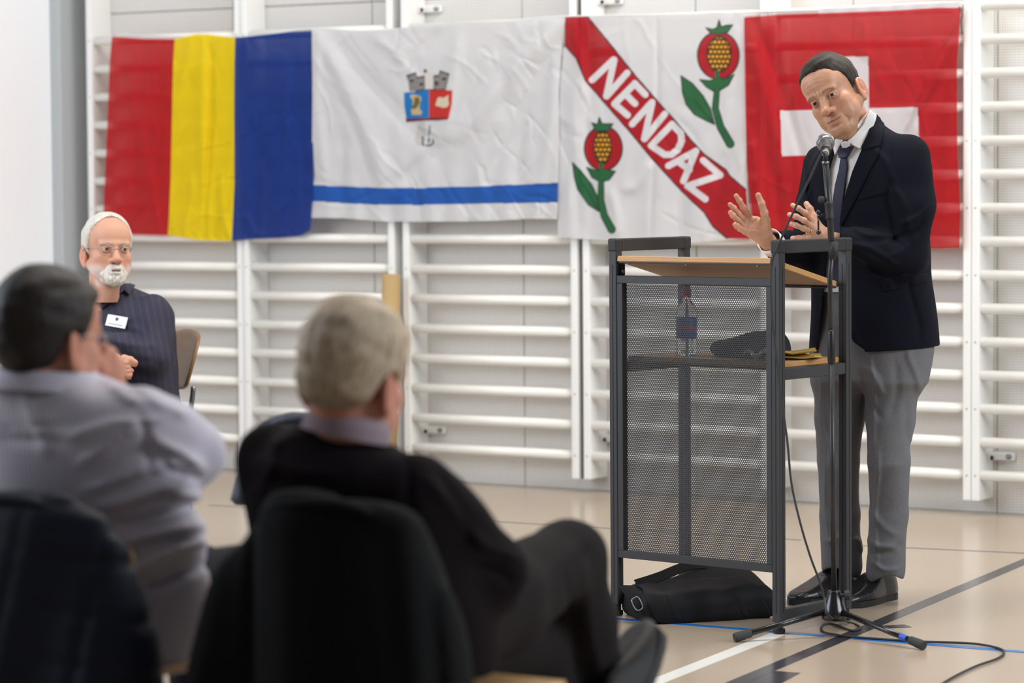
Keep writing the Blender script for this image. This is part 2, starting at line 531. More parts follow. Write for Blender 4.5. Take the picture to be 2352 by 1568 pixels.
def perf_mat():
    m = bpy.data.materials.new('perforated_white_panel'); m.use_nodes = True
    nt = m.node_tree; b = nt.nodes['Principled BSDF']
    b.inputs['Roughness'].default_value = 0.35
    tc = nt.nodes.new('ShaderNodeTexCoord')
    def dot(vec, scale):
        d = nt.nodes.new('ShaderNodeVectorMath'); d.operation = 'DOT_PRODUCT'
        nt.links.new(tc.outputs['Object'], d.inputs[0]); d.inputs[1].default_value = tuple(float(x * scale) for x in vec)
        f = nt.nodes.new('ShaderNodeMath'); f.operation = 'FRACT'; nt.links.new(d.outputs['Value'], f.inputs[0])
        s = nt.nodes.new('ShaderNodeMath'); s.operation = 'SUBTRACT'; s.inputs[1].default_value = 0.5; nt.links.new(f.outputs[0], s.inputs[0])
        q = nt.nodes.new('ShaderNodeMath'); q.operation = 'MULTIPLY'; nt.links.new(s.outputs[0], q.inputs[0]); nt.links.new(s.outputs[0], q.inputs[1])
        return q.outputs[0]
    a = nt.nodes.new('ShaderNodeMath'); a.operation = 'ADD'
    nt.links.new(dot(WD, 95), a.inputs[0]); nt.links.new(dot((0, 0, 1), 95), a.inputs[1])
    mr = nt.nodes.new('ShaderNodeMapRange'); mr.inputs[1].default_value = 0.035; mr.inputs[2].default_value = 0.075
    nt.links.new(a.outputs[0], mr.inputs[0])
    mx = nt.nodes.new('ShaderNodeMix'); mx.data_type = 'RGBA'
    mx.inputs[6].default_value = (*lin(150, 144, 138), 1); mx.inputs[7].default_value = (*lin(224, 220, 215), 1)
    nt.links.new(mr.outputs[0], mx.inputs[0]); nt.links.new(mx.outputs[2], b.inputs['Base Color'])
    return m
M_perf = perf_mat()
M_white = mat('white_painted_wood', lin(236, 235, 232), rough=0.35, noise=0.015, nscale=6)
M_rung = mat('cream_lacquered_rung', lin(238, 235, 228), rough=0.3, noise=0.02, nscale=9)
M_plaster = mat('white_smooth_wall', lin(240, 243, 247), rough=0.7, bump=0.03, bscale=120)
M_greystrip = mat('grey_metal_trim', lin(176, 180, 182), rough=0.45)
M_dark = mat('dark_gap', lin(45, 52, 56), rough=0.6)
M_black = mat('black_plastic', lin(24, 24, 26), rough=0.4)
M_bolt = mat('steel_bolt', lin(150, 155, 158), rough=0.35, metal=0.9)

WT0 = WPX(192, 500, .12)[0]
wb = mk('wall_back', box(WL(2.6 + WT0/2, .19, 2.6), ((5.2 - WT0)/2, .05, 2.6), [WD, WN, (0, 0, 1)]), M_greystrip); tag(wb, kind='structure')
seams = [WT0] + [WPX(x, 800, .12)[0] for x in (545, 862, 1204, 1600, 1960, 2290)]
seams += [seams[-1] + .75 * k for k in range(1, 5)]
for a, b2 in zip(seams[:-1], seams[1:]):
    for z0, z1 in ((0.0, 2.1), (2.104, 3.4), (3.404, 5.2)):
        mk('wall_panel', box(WL((a + b2)/2, .13, (z0+z1)/2), ((b2 - a)/2 - .0018, .010, (z1-z0)/2), [WD, WN, (0, 0, 1)], .002), M_perf, wb)
# left wall stands square to the back wall and runs towards the viewer
wl = mk('wall_left', box(WL(WT0 - .06, -4.0, 2.6), (.05, 4.2, 2.6), [WD, WN, (0, 0, 1)]), M_plaster); tag(wl, kind='structure')
tr = mk('trim_1', box(WL(WT0 + .02, .02, 2.6), (.03, .11, 2.6), [WD, WN, (0, 0, 1)], .004), M_greystrip); tag(tr, kind='structure')

# ------------------------------------------------------------------ wall bars
RZ1, RDZ = 1.064 - 7 * .1295, .1295
def wall_bars(xl, xr, label, tL=None, tR=None, brackets=()):
    tl = WPX(xl, 800, -.035)[0] if tL is None else tL
    trr = WPX(xr, 800, -.035)[0] if tR is None else tR
    t = thing('wall_bars', label, 'wall bars', WL((tl + trr)/2, .03, 0), 'white wall bars along the back wall')
    for ta, s in ((tl, 1), (trr, -1)):
        up = mk('upright', box(WL(ta + s * .017, .0465, 1.36), (.0165, .0735, 1.30), [WD, WN, (0, 0, 1)], .003), M_white, t)
        sc = [lathe(WL(ta + s * .017, -.0265, RZ1 + RDZ * k), -WN, [(0, .004), (.0015, .0035)], 8) for k in range(0, 16, 2)]
        o = mk('screw_heads', join(sc), M_bolt, up); o['kind'] = 'stuff'
    L = trr - tl - .066
    v, f = tube([(-L/2 * WD), (L/2 * WD)], .0205, 16, flat=1.0)
    me0 = None
    b0 = base_of(t)
    for k in range(15):
        p = WL((tl + trr)/2, .0, RZ1 + RDZ * k)
        if me0 is None:
            o = mk('rung', (v, f), M_rung, None, True); me0 = o
            o.parent = t; o.location = tuple(p - b0)
        else:
            o = me0.copy(); C.objects.link(o); o.location = tuple(p - b0)
    for zb in brackets:
        ti = tl + .035
        br = mk('wall_bracket', join([box(WL(ti + .045, .11, zb), (.045, .009, .016), [WD, WN, (0, 0, 1)], .004),
                                       box(WL(ti + .003, .085, zb), (.003, .03, .016), [WD, WN, (0, 0, 1)], .001)]), M_white, t)
        mk('bolt', join([lathe(WL(ti + .07, .10, zb + .002), -WN, [(0, .012), (.008, .012), (.01, .009), (.016, .005)], 6)]), M_bolt, br)
        mk('bolt', lathe(WL(ti + .006, .075, zb - .004), WD, [(0, .009), (.006, .009), (.01, .006)], 10), M_black, br)
    return tl, trr
BRK = (WPX(1000, 988, .1)[1], WPX(1000, 20, .1)[1])
wall_bars(205, 557, 'white wall bars at the left end, behind the bearded seated man')
wall_bars(558, 905, 'white wall bars second from the left, behind the blue flag stripe', brackets=())
wall_bars(924, 1325, 'white wall bars in the centre, just left of the dark vertical gap', brackets=BRK)
_, t4 = wall_bars(1336, 1762, 'white wall bars behind the lectern, just right of the dark gap', brackets=BRK)
_, t5 = wall_bars(0, 2228, 'white wall bars behind the standing speaker and white cross flag', tL=t4 + .001)
wall_bars(0, 0, 'white wall bars at the right edge, right of the white cross flag', tL=t5 + .001, tR=t5 + .9, brackets=(BRK[0],))
ts = WPX(1330.5, 800, -.02)[0]
mk('gap_shade_strip', box(WL(ts, .06, 1.35), (.007, .06, 1.29), [WD, WN, (0, 0, 1)]), M_dark)['kind'] = 'structure'  # dark fill standing in for the shade in the open gap between two uprights
ts = WPX(914, 800, -.02)[0]
mk('trim_3', box(WL(ts, .075, 1.35), (.014, .045, 1.29), [WD, WN, (0, 0, 1)], .003), M_greystrip)['kind'] = 'structure'

# tan cardboard tube leaning against the bars
M_card = mat('kraft_cardboard', lin(178, 148, 102), rough=0.75, noise=0.05, nscale=14)
tt = WPX(893, 640, -.14); tb = WPX(905, 1050, -.14)
slope = (tb[0] - tt[0]) / (tb[1] - tt[1])
top = WL(tt[0], -.12, zpix(*WL(tt[0], -.12, 0)[:2], 630)); bot = WL(tt[0] + slope * (0 - top[2]), -.20, 0.002)
ct = thing('cardboard_tube', 'tall tan cardboard tube leaning on the wall bars behind the grey-haired man', 'tube', bot)
d = unit(top - bot); L = np.linalg.norm(top - bot)
mk('tube_wall', lathe(bot, d, [(0, .040), (L, .040), (L, .036), (L - .12, .036)], 28), M_card, ct, True)
M_kraftp = mat('pale_paper', lin(225, 214, 190), rough=0.7)
mk('paper_label', lathe(bot + d * (L - .60), d, [(0, .0405), (.003, .041), (.10, .041), (.103, .0405)], 28), M_kraftp, ct, True, label='pale paper sleeve')
# ------------------------------------------------------------------ lectern
LA = 0.7015
E1 = np.array([math.cos(LA), -math.sin(LA), 0]); E2 = np.array([math.sin(LA), math.cos(LA), 0]); EZ = np.array([0, 0, 1.0])
LFR = np.array([.7657, 8.359, 0]); LW, LD, LH = .594, .343, 1.137
LFL = LFR - E1 * LW
def LP(a, b, z): return LFL + E1 * a + E2 * b + EZ * z
M_alu = mat('anthracite_powder_coated_metal', lin(50, 51, 54), rough=0.5, spec=0.5, bump=0.04, bscale=900)
M_cap = mat('charcoal_moulded_plastic', lin(40, 39, 39), rough=0.6, bump=0.05, bscale=800)
M_slot = mat('black_slot', lin(10, 10, 11), rough=0.7)
M_ply = stripes_mat('plywood_edge_layers', lin(214, 165, 104), lin(150, 98, 52), (0, 0, 1), 330, 0.5, 0.62)
M_ply_top = mat('beech_laminate', lin(206, 165, 118), rough=0.4, noise=0.05, nscale=8, stretch=(1, 8, 8))
M_under = mat('brown_board_underside', lin(160, 128, 104), rough=0.6, noise=0.04, nscale=6)
lect = thing('lectern', 'black metal lectern with a perforated front and sloping plywood top', 'lectern', LP(LW/2, LD/2, 0))
LAX = [E1, E2, EZ]
PW = .0145
zft = zpix(*LP(0, 0, 0)[:2], 632); zfb = zpix(*LP(0, 0, 0)[:2], 1278)
for a, b, nm in ((0, 0, 'post'), (LW, 0, 'post'), (LW, LD, 'post'), (0, LD, 'post')):
    p = mk('post', box(LP(a, b, (LH - .03 + .035)/2), (PW, PW, (LH - .03 - .035)/2), LAX, .002), M_alu, lect)
    g = []
    for s in (-1, 1):
        g.append(box(LP(a + s * (PW + .0001), b, .56), (.0004, .0012, .50), LAX))
        g.append(box(LP(a, b + s * (PW + .0001), .56), (.0012, .0004, .50), LAX))
    mk('slot', join(g), M_slot, p)
    mk('foot', lathe(LP(a, b, 0.001), EZ, [(0, .016), (.004, .018), (.014, .018), (.016, .012), (.036, .012)], 18), M_black, lect)
for a in (0, LW):
    # handle: rail with two moulded corner caps
    mk('handle_rail', box(LP(a, LD/2, LH - .019), (.0165, LD/2 - .016, .019), LAX, .004, 2), M_cap, lect)
    for b in (0, LD):
        mk('corner_cap', box(LP(a, b, LH - .0195), (.0172, .0172, .0200), LAX, .006, 3), M_cap, lect)
    mk('base_rail', box(LP(a, LD/2, .052), (.012, LD/2 - PW, .019), LAX, .002), M_alu, lect)
    zs = zpix(*LP(LW, 0, 0)[:2], 846)
    mk('side_rail', box(LP(a, LD/2, zs - .017), (.012, LD/2 - PW, .017), LAX, .002), M_alu, lect)
ZS = zpix(*LP(LW, 0, 0)[:2], 846)
mk('cross_rail', box(LP(LW/2, LD, ZS - .017), (LW/2 - PW, .012, .017), LAX, .002), M_alu, lect)
# front frame and perforated sheet
fr0, fr1 = PW, LW - PW
mk('frame_rail', box(LP(LW/2, -.001, zft - .0115), (LW/2 - PW, .012, .0115), LAX, .0015), M_alu, lect)
mk('frame_rail', box(LP(LW/2, -.001, zfb + .0115), (LW/2 - PW, .012, .0115), LAX, .0015), M_alu, lect)
for a in (fr0 + .0105, fr1 - .0105):
    mk('frame_stile', box(LP(a, -.001, (zft + zfb)/2), (.0105, .012, (zft - zfb)/2 - .023), LAX, .0015), M_alu, lect)
def perforated(a0, a1, z0, z1, pitch, dia):
    cols = int((a1 - a0) / pitch); rows = int((z1 - z0) / (pitch * .866))
    ang = np.radians(30 + 60 * np.arange(6)); R = pitch / math.sqrt(3)
    j, i = np.meshgrid(np.arange(rows), np.arange(cols), indexing='ij')
    cx = a0 + pitch * (i + .5 + .5 * (j % 2)) ; cz = z0 + pitch * .866 * (j + .5)
    cx = cx.ravel(); cz = cz.ravel(); n = len(cx)
    V = []
    for r, dy in ((R, 0), (dia/2, 0), (dia/2, .0012)):
        x = cx[:, None] + r * np.cos(ang); z = cz[:, None] + r * np.sin(ang)
        V.append(np.stack([x, np.full_like(x, dy), z], -1))
    V = np.stack(V, 1).reshape(-1, 3)          # n*18
    k = np.arange(6); k2 = (k + 1) % 6
    q1 = np.stack([k, k2, 6 + k2, 6 + k], 1); q2 = np.stack([6 + k, 6 + k2, 12 + k2, 12 + k], 1)
    F = (np.arange(n)[:, None, None] * 18 + np.vstack([q1, q2])[None]).reshape(-1, 4)
    W = LFL + V[:, :1] * E1 + V[:, 1:2] * E2 + V[:, 2:] * EZ
    return W, F
mk('perforated_sheet', perforated(fr0 + .019, fr1 - .024, zfb + .0225, zft - .0225, .0067, .0046), M_alu, lect)
# sloping top
def solve_b(a, px):
    lo, hi = 0, .6
    for _ in range(40):
        m = (lo + hi)/2
        if pix(LP(a, m, 1.0))[0] < px: lo = m
        else: hi = m
    return lo
AR = LW - .018; bb = solve_b(AR, 1922)
zt0 = zpix(*LP(.02, -.012, 0)[:2], 588); ztb = zpix(*LP(AR, bb, 0)[:2], 646.5)
tilt = unit(LP(0, bb, ztb) - LP(0, -.012, zt0)); tn = np.cross(E1, tilt); 
if tn[2] < 0: tn = -tn
TL = np.linalg.norm(LP(0, bb, ztb) - LP(0, -.012, zt0))
tc_ = LP((.018 + AR)/2, -.012, zt0) + tilt * TL/2 - tn * .0075
M_ply2 = stripes_mat('plywood_edge_layers_top', lin(214, 165, 104), lin(150, 98, 52), tn, 330, 0.5, 0.62)
top = mk('sloping_top', box(tc_, ((AR - .018)/2, TL/2, .0075), [E1, tilt, tn], .0008), [M_ply2], lect)
mk('top_laminate', box(tc_ + tn * .0078, ((AR - .018)/2 - .001, TL/2 - .001, .0004), [E1, tilt, tn]), M_ply_top, top)
mk('underside_board', box(tc_ - tn * .0080, ((AR - .018)/2 - .003, TL/2 - .004, .0006), [E1, tilt, tn]), M_under, top)
mk('mounting_strip', box(LP(LW/2, .004, zt0 - .0185), (LW/2 - PW - .004, .012, .0030), LAX, .001), M_alu, lect)
mk('mounting_strip', box(LP(LW/2, bb - .014, ztb - .0175), (LW/2 - PW - .004, .012, .0022), LAX, .001), M_alu, lect)
for a in (.05, LW/2 - .03, LW - .07):
    mk('bolt', lathe(LP(a, -.001, zt0 - .0215), -EZ, [(0, .0045), (.003, .0045), (.0045, .002)], 12), M_bolt, lect)
mk('hinge_plate', box(LP(PW + .004, .012, zt0 - .040), (.002, .010, .022), LAX, .003), M_black, lect)
mk('bolt', lathe(LP(PW + .006, .008, zt0 - .046), E1 * 1.0, [(0, .005), (.004, .005), (.006, .002)], 10), M_bolt, lect)
# shelf
shelf = mk('shelf', box(LP(LW/2, LD/2 + .022, ZS + .0075), (LW/2 - .012, LD/2 - .022, .0075), LAX, .0008), M_ply, lect)
mk('shelf_laminate', box(LP(LW/2, LD/2 + .022, ZS + .0152), (LW/2 - .013, LD/2 - .023, .0004), LAX), M_ply_top, shelf)
ZT = ZS + .0158

# things on the lectern
M_bluepaper = mat('light_blue_folder', lin(120, 170, 215), rough=0.5)
M_paper = mat('white_paper', lin(232, 232, 232), rough=0.6)
fo = thing('blue_folder', 'light blue folder lying on the sloping lectern top', 'folder', tc_ + tn * .009)
mk('cover', box(tc_ + E1 * .13 + tn * .0098, (.13, TL/2 - .02, .0012), [E1, tilt, tn], .0004), M_bluepaper, fo)
mk('paper_sheet', box(tc_ + E1 * .115 + tn * .0117, (.105, TL/2 - .03, .0006), [E1, tilt, tn]), M_paper, fo)
# padded envelope
M_env = mat('yellow_manila_paper', lin(205, 172, 88), rough=0.6, noise=0.06, nscale=30, bump=0.15, bscale=25)
ec = LP(LW - .085, .205, ZT + .006)
env = thing('envelope', 'crumpled yellow envelopes on the lectern shelf behind right post', 'envelope', ec)
def sheet(c, ux, uy, nx, ny, hf, up=EZ, th=.001):
    V = []; F = []
    for k in (0, 1):
        for i in range(nx + 1):
            for j in range(ny + 1):
                s, t = i/nx*2-1, j/ny*2-1
                V.append(c + ux * s + uy * t + up * (hf(s, t) - k * th))
    n = (nx+1)*(ny+1)
    for i in range(nx):
        for j in range(ny):
            a = i*(ny+1)+j; b = a + ny + 1
            F.append((a, b, b+1, a+1)); F.append((n+a, n+a+1, n+b+1, n+b))
    for i in range(nx):
        a = i*(ny+1); b = a + ny + 1; F.append((a, n+a, n+b, b)); a += ny; b += ny; F.append((a, b, n+b, n+a))
    for j in range(ny):
        a = j; F.append((a, a+1, n+a+1, n+a)); a = nx*(ny+1)+j; F.append((a, n+a, n+a+1, a+1))
    return np.array(V), F
r1 = unit(E1 * .8 + E2 * .6); r2 = unit(-E1 * .6 + E2 * .8)
mk('envelope_body', sheet(ec - E2 * .01, r1 * .085, r2 * .085, 14, 10, lambda s, t: .002 + .007 * (1 - s*s) * (1 - t*t) + .002*math.sin(5*s+3*t)), M_env, env)
mk('envelope_flap', sheet(ec + EZ * .010 - E2 * .03 + E1 * .01, r2 * .07, r1 * -.07, 8, 6, lambda s, t: .002 + .010 * abs(t) + .004 * math.sin(4*s)), M_env, env)
M_film = mat('clear_crinkled_film', lin(225, 220, 222), rough=0.12, spec=0.8)
M_film.node_tree.nodes['Principled BSDF'].inputs['Transmission Weight'].default_value = 0.75
fm = mk('film_wrapper', sheet(LP(LW - .105, .06, ZT + .022), E1 * .045, E2 * .03, 10, 6, lambda s, t: .010 * math.sin(5*s+2*t) + .008 * math.sin(7*t) * (1 - s*s)), M_film)
tag(fm, 'clear crinkled plastic wrapper beside the yellow envelopes on the lectern shelf', 'wrapper')
# dark cloth bag heaped on the shelf
M_cloth_blk = mat('matt_black_fabric', lin(30, 30, 33), rough=0.85, weave=0.3, wscale=600, bump=0.2, bscale=18)
pc = LP(LW - .24, .19, ZT)
def pouch(p):
    q = (p - pc) @ np.array([E1, E2, EZ]).T
    d = ell(q, (-.0, 0, .020), (.135, .080, .040)); d = smin(d, ell(q, (.06, 0, .040), (.075, .065, .042)), .03)
    d = d + .006 * wob(q, 34, 5)
    return smax(d, -(q[:, 2] - .0015), .006)
v, f = sdfmesh(pouch, pc - .2, pc + .2, .005)
tag(mk('cloth_pouch', (v, f), M_cloth_blk, smooth=True), 'black fabric pouch slumped on the lectern shelf behind the perforated front', 'pouch')
# bottle
bz = ZT
bo = G(1577, 815, ZT); bo[2] = ZT
bot_t = thing('water_bottle', 'clear water bottle with blue and red label on the lectern shelf', 'bottle', bo)
M_pet = mat('clear_plastic', (0.92, 0.95, 1), rough=0.06)
M_pet.node_tree.nodes['Principled BSDF'].inputs['Transmission Weight'].default_value = 0.96
mk('bottle_body', lathe(bo, EZ, [(0, .024), (.004, .030), (.02, .0315), (.045, .0300), (.05, .0315), (.12, .0315), (.135, .030), (.155, .022), (.168, .0135), (.180, .0125)], 28), M_pet, bot_t, True)
M_lab = stripes_mat('blue_red_label', lin(38, 78, 175), lin(200, 48, 60), (0.2, 0, 1), 22, 0.4, 0.72)
mk('label_band', lathe(bo, EZ, [(.052, .0319), (.053, .0321), (.112, .0321), (.113, .0319)], 28), M_lab, bot_t, True)
M_redcap = mat('red_cap', lin(190, 40, 50), rough=0.4)
mk('cap', lathe(bo, EZ, [(.178, .0145), (.180, .015), (.196, .015), (.198, .0135)], 20), M_redcap, bot_t)

# ------------------------------------------------------------------ microphone stand
sb = np.array([.918, 8.31, 0.0])
st = thing('microphone_stand', 'black tripod microphone stand with round grille microphone before the speaker', 'microphone stand', sb)
M_blk = mat('black_lacquered_metal', lin(22, 22, 24), rough=0.22, spec=0.6)
M_rub = mat('grey_black_rubber', lin(50, 50, 50), rough=0.7, bump=0.1, bscale=300)
M_pole = mat('satin_black_tube', lin(40, 40, 41), rough=0.38)
baseC = P(1916, 1395, sb[1])
bt = np.array([baseC[0], baseC[1], 0])
housing = mk('base_housing', lathe(bt + EZ * .048, EZ, [(0, .034), (.006, .037), (.022, .037), (.03, .034), (.055, .026), (.080, .0175), (.084, .0175), (.085, .012)], 28), M_blk, st, True)
mk('tension_knob', lathe(bt + EZ * .118 + np.array([.012, -.006, 0]), (1, -.1, .05), [(0, .006), (.016, .006), (.018, .014), (.030, .014), (.032, .011)], 10), M_rub, st)
f1 = G(1692, 1474); f2 = G(2118, 1492)
cf = np.array([bt[0], bt[1], 0]); f3 = cf + (2 * cf - f1 - f2) * 0.95
f3 = cf + unit(f3 - cf) * .30
M_bluetape = mat('blue_tape', lin(35, 85, 200), rough=0.4)
for ff, nm in ((f1, 0), (f2, 1), (f3, 2)):
    d = unit(np.array([ff[0], ff[1], 0]) - cf); a = cf + d * .030 + EZ * .072; b = np.array([ff[0], ff[1], 0]) + EZ * .014
    leg = mk('leg', tube([a, b], .0085, 14), M_blk, st, True)
    dd = unit(b - a)
    mk('rubber_foot', lathe(b - dd * .045, dd, [(0, .0115), (.002, .0125), (.02, .0125), (.022, .0135), (.048, .0140), (.052, .0125)], 18), M_rub, leg)
    if nm == 1: mk('tape_band', lathe(b - dd * .082, dd, [(0, .0088), (.0005, .0092), (.024, .0092), (.0245, .0088)], 18), M_bluetape, leg, label='blue tape band')
pA = bt + EZ * .13; pB = P(1906, 640, sb[1] - .01)
pmid = P(1909, 815, sb[1])
mk('lower_tube', tube([pA, pmid], .0080, 16), M_pole, st, True)
mk('height_clutch', tube([P(1910, 835, sb[1]), P(1910, 828, sb[1]), P(1909, 762, sb[1] - .005), P(1909, 757, sb[1] - .005)], [.0095, .0115, .0105, .008], 18), M_black, st, True)
pC = P(1905, 480, sb[1] - .02); pD = P(1898, 372, sb[1] - .015)
mk('upper_tube', tube([pmid, pB, P(1913, 545, sb[1] - .01)], .0072, 16), M_pole, st, True)
# boom folded upright beside the pole
bA = P(1912, 596, sb[1] - .030); bB = P(1905, 478, sb[1] - .030); bC_ = P(1896, 372, sb[1] - .028)
mk('boom_tube', tube([bA, bB, bC_], .0092, 16), M_pole, st, True)
mk('boom_end_cap', tube([P(1915, 590, sb[1] - .034), P(1914, 555, sb[1] - .031)], [.0135, .0120], 18), M_cap, st, True)
dB = unit(bB - bA)
mk('boom_collar', lathe(P(1906, 503, sb[1] - .030), dB, [(0, .012), (.004, .0135), (.010, .012), (.040, .012), (.044, .0135), (.050, .011)], 20), M_cap, st, True)
kc = P(1893, 458, sb[1] - .03)
mk('collar_knob', lathe(P(1902, 458, sb[1] - .03), (-1, 0, 0), [(0, .004), (.010, .004), (.012, .009), (.024, .0095), (.027, .007)], 12), M_rub, st)
cl = join([tube([P(1905, 493, sb[1] - .03), P(1877, 495, sb[1] - .03)], .0042, 10), tube([P(1879, 488, sb[1] - .03), P(1880, 531, sb[1] - .03)], .0028, 10)])
cm = mk('clamp_lever', cl, M_blk, st, True)
mk('lever_ball', sphere(P(1879, 487, sb[1] - .03), .0062), M_blk, cm, True)
mk('lever_ball', sphere(P(1880, 533, sb[1] - .03), .0072), M_blk, cm, True)
mk('chrome_clip', box(P(1904, 532, sb[1] - .018), (.0035, .004, .014), None, .001), M_bolt, st)
# microphone: axis points away from the viewer, up to the mouth
mc = P(1896, 327, sb[1] + .055); ma = unit(np.array([.10, .92, .20]))
def grille_mat():
    m = mat('chrome_mesh_grille', lin(150, 152, 150), rough=0.35, metal=0.7)
    nt = m.node_tree; b = nt.nodes['Principled BSDF']
    tc = nt.nodes.new('ShaderNodeTexCoord'); v = nt.nodes.new('ShaderNodeTexVoronoi'); v.inputs['Scale'].default_value = 520
    nt.links.new(tc.outputs['Object'], v.inputs['Vector'])
    cr = nt.nodes.new('ShaderNodeValToRGB'); cr.color_ramp.elements[0].position = .25; cr.color_ramp.elements[0].color = (.55, .55, .53, 1)
    cr.color_ramp.elements[1].position = .5; cr.color_ramp.elements[1].color = (.06, .06, .06, 1)
    nt.links.new(v.outputs[0], cr.inputs[0]); nt.links.new(cr.outputs[0], b.inputs['Base Color'])
    return m
mk('microphone_grille', lathe(mc, ma, [(-.024, .0175), (-.020, .0215), (-.010, .0245), (0, .0255), (.010, .0250), (.020, .0205), (.028, .010), (.030, .002)], 28), grille_mat(), st, True)
mk('microphone_ring', lathe(mc, ma, [(-.004, .0258), (-.002, .0268), (.002, .0268), (.004, .0258)], 28), M_bolt, st, True)
mk('microphone_body', lathe(mc - ma * .150, ma, [(0, .0085), (.004, .0105), (.05, .0120), (.12, .0185), (.127, .019), (.128, .012)], 24), M_black, st, True)
tl_ = mc - ma * .150
mk('cable_plug', lathe(tl_ - ma * .045, ma, [(0, .005), (.01, .0075), (.035, .0085), (.045, .0085)], 18), M_rub, st, True)
mk('plug_collar', lathe(tl_ - ma * .006, ma, [(0, .0088), (.001, .0100), (.006, .0100), (.007, .0088)], 18), mat('cream_ring', lin(210, 195, 165), rough=.4), st, True)
mk('clip_holder', join([tube([bC_, P(1896, 358, sb[1] - .02), tl_ + ma * .05 - EZ * .012], [.008, .007, .009], 12), lathe(tl_ + ma * .03, ma, [(0, .014), (.002, .0155), (.045, .0165), (.047, .014)], 20)]), M_black, st, True)
mk('silver_joint', lathe(bC_ - EZ * .004, EZ, [(0, .0096), (.001, .0106), (.005, .0106), (.006, .0096)], 18), M_bolt, st, True)
# cable
ty = tl_[1] - .045
cp = [tl_ - ma * .045, P(1887, 352, ty - .01), P(1862, 405, ty), P(1830, 470, ty + .02), P(1800, 535, ty + .04), P(1790, 560, 8.29), P(1774, 600, 8.315), P(1771, 660, 8.31), P(1775, 740, 8.31), P(1783, 810, 8.31), P(1793, 900, 8.31),
      P(1808, 1010, 8.30), P(1818, 1110, 8.29), P(1838, 1200, 8.27), P(1862, 1280, 8.26), P(1883, 1335, 8.25), P(1893, 1372, 8.25)]
g = lambda x, y: G(x, y, .0045)
cp += [P(1905, 1415, 8.22), g(1950, 1428), g(1975, 1440), g(1955, 1447), g(1910, 1432), g(1888, 1438), g(1895, 1452), g(1950, 1461), g(2040, 1468), g(2120, 1473), g(2230, 1477), g(2290, 1487), g(2306, 1498), g(2290, 1512), g(2240, 1530), g(2180, 1560), g(2120, 1600)]
tag(mk('microphone_cable', tube(smoothline(cp, 8), .0034, 8), M_rub, smooth=True), 'black microphone cable dropping from the microphone and curling across the floor', 'cable')

# ------------------------------------------------------------------ messenger bag under the lectern
bgc = (G(1500, 1432) + G(1768, 1420)) / 2; bgc[2] = 0
bx = unit(G(1768, 1420) - G(1500, 1434)); bx[2] = 0; bx = unit(bx); by = np.array([-bx[1], bx[0], 0])
bg = thing('messenger_bag', 'black fabric messenger bag lying on the floor under the lectern', 'bag', bgc)
M_bag = mat('black_nylon', lin(17, 17, 21), rough=0.7, spec=.25, weave=0.25, wscale=700, bump=0.15, bscale=14)
BM = np.array([bx, by, EZ])
def bag_d(p):
    q = (p - bgc) @ BM.T
    x = q[:, 0]; hh = .052 + .030 * np.clip((x + .20) / .34, 0, 1) + .012*np.sin(x*13)
    t = np.clip((q[:, 1] + .0) / .20, -.4, 1.5)
    zz = q[:, 2] - hh * np.clip(.55 + t * .55, .2, 1.1)
    d = rbox(np.stack([x + .25 * q[:, 2] * np.sign(x) * .5, q[:, 1] - .115, zz * .85], 1), (0, 0, 0), (.21, .125, .036), .028)
    d = np.maximum(d, -q[:, 2] + .002)
    low = rbox(q, (0, .11, .040), (.212, .115, .040), .028)
    d = smin(d, low, .02)
    return d + .004 * wob(q, 22, 4)
v, f = sdfmesh(bag_d, bgc - [.32, .2, .02], bgc + [.32, .36, .24], .006)
mk('bag_body', (v, f), M_bag, bg, True)
z_ = lambda l: [(1380 + x/2.42, 1150 + y/2.42) for x, y in l]
flap = z_([(190, 468), (520, 445), (800, 424), (856, 462), (900, 545), (942, 620), (930, 655), (640, 672), (350, 690), (300, 655), (262, 560), (232, 500)])
try:
    mk('flap', patch(bag_d, flap, .007, .004, s0=8.2, s1=9.3, step=3, lift=lambda Q: .0015*np.sin(Q[:,0]*.09)), M_bag, bg, True)
except Exception as e: print('flap', e)
M_velcro = mat('worn_velcro', lin(16, 15, 15), rough=0.95, noise=.4, nscale=120, bump=0.3, bscale=300)
for pl in ([(362, 528), (395, 528), (440, 650), (405, 655)], [(735, 528), (765, 528), (815, 632), (785, 634)]):
    mk('hook_strip', patch(bag_d, z_(pl), .0085, .001, s0=8.2, s1=9.3, step=3), M_velcro, bg, True)
def strap(pts, w, th, m, parent, name):
    """flat webbing: pts world, width along given side vectors"""
    p = smoothline(pts, 6); T = unit(np.gradient(p, axis=0).mean(0)); V = []; F = []
    TT = np.gradient(p, axis=0)
    for i in range(len(p)):
        t = unit(TT[i]); s = unit(np.cross(t, [0.2, -0.6, .75])); n = np.cross(s, t)
        for (a, b) in ((-1, -1), (1, -1), (1, 1), (-1, 1)): V.append(p[i] + s * a * w/2 + n * b * th/2)
    for i in range(len(p)-1):
        for k in range(4):
            k2 = (k+1) % 4; F.append((i*4+k, i*4+k2, i*4+4+k2, i*4+4+k))
    F += [(3, 2, 1, 0), tuple(len(V)-4+k for k in range(4))]
    return mk(name, (np.array(V), F), m, parent)
sp = lambda x, y, yy: P(1380 + x/2.42, 1150 + y/2.42, yy)
strap([sp(135, 470, 8.66), sp(165, 520, 8.60), sp(195, 570, 8.57), sp(225, 625, 8.56), sp(262, 672, 8.55)], .036, .003, M_bag, bg, 'strap')
strap([sp(200, 462, 8.72), sp(330, 420, 8.76), sp(450, 372, 8.80), sp(560, 352, 8.82), sp(690, 362, 8.84), sp(775, 400, 8.82)], .034, .003, M_bag, bg, 'strap')
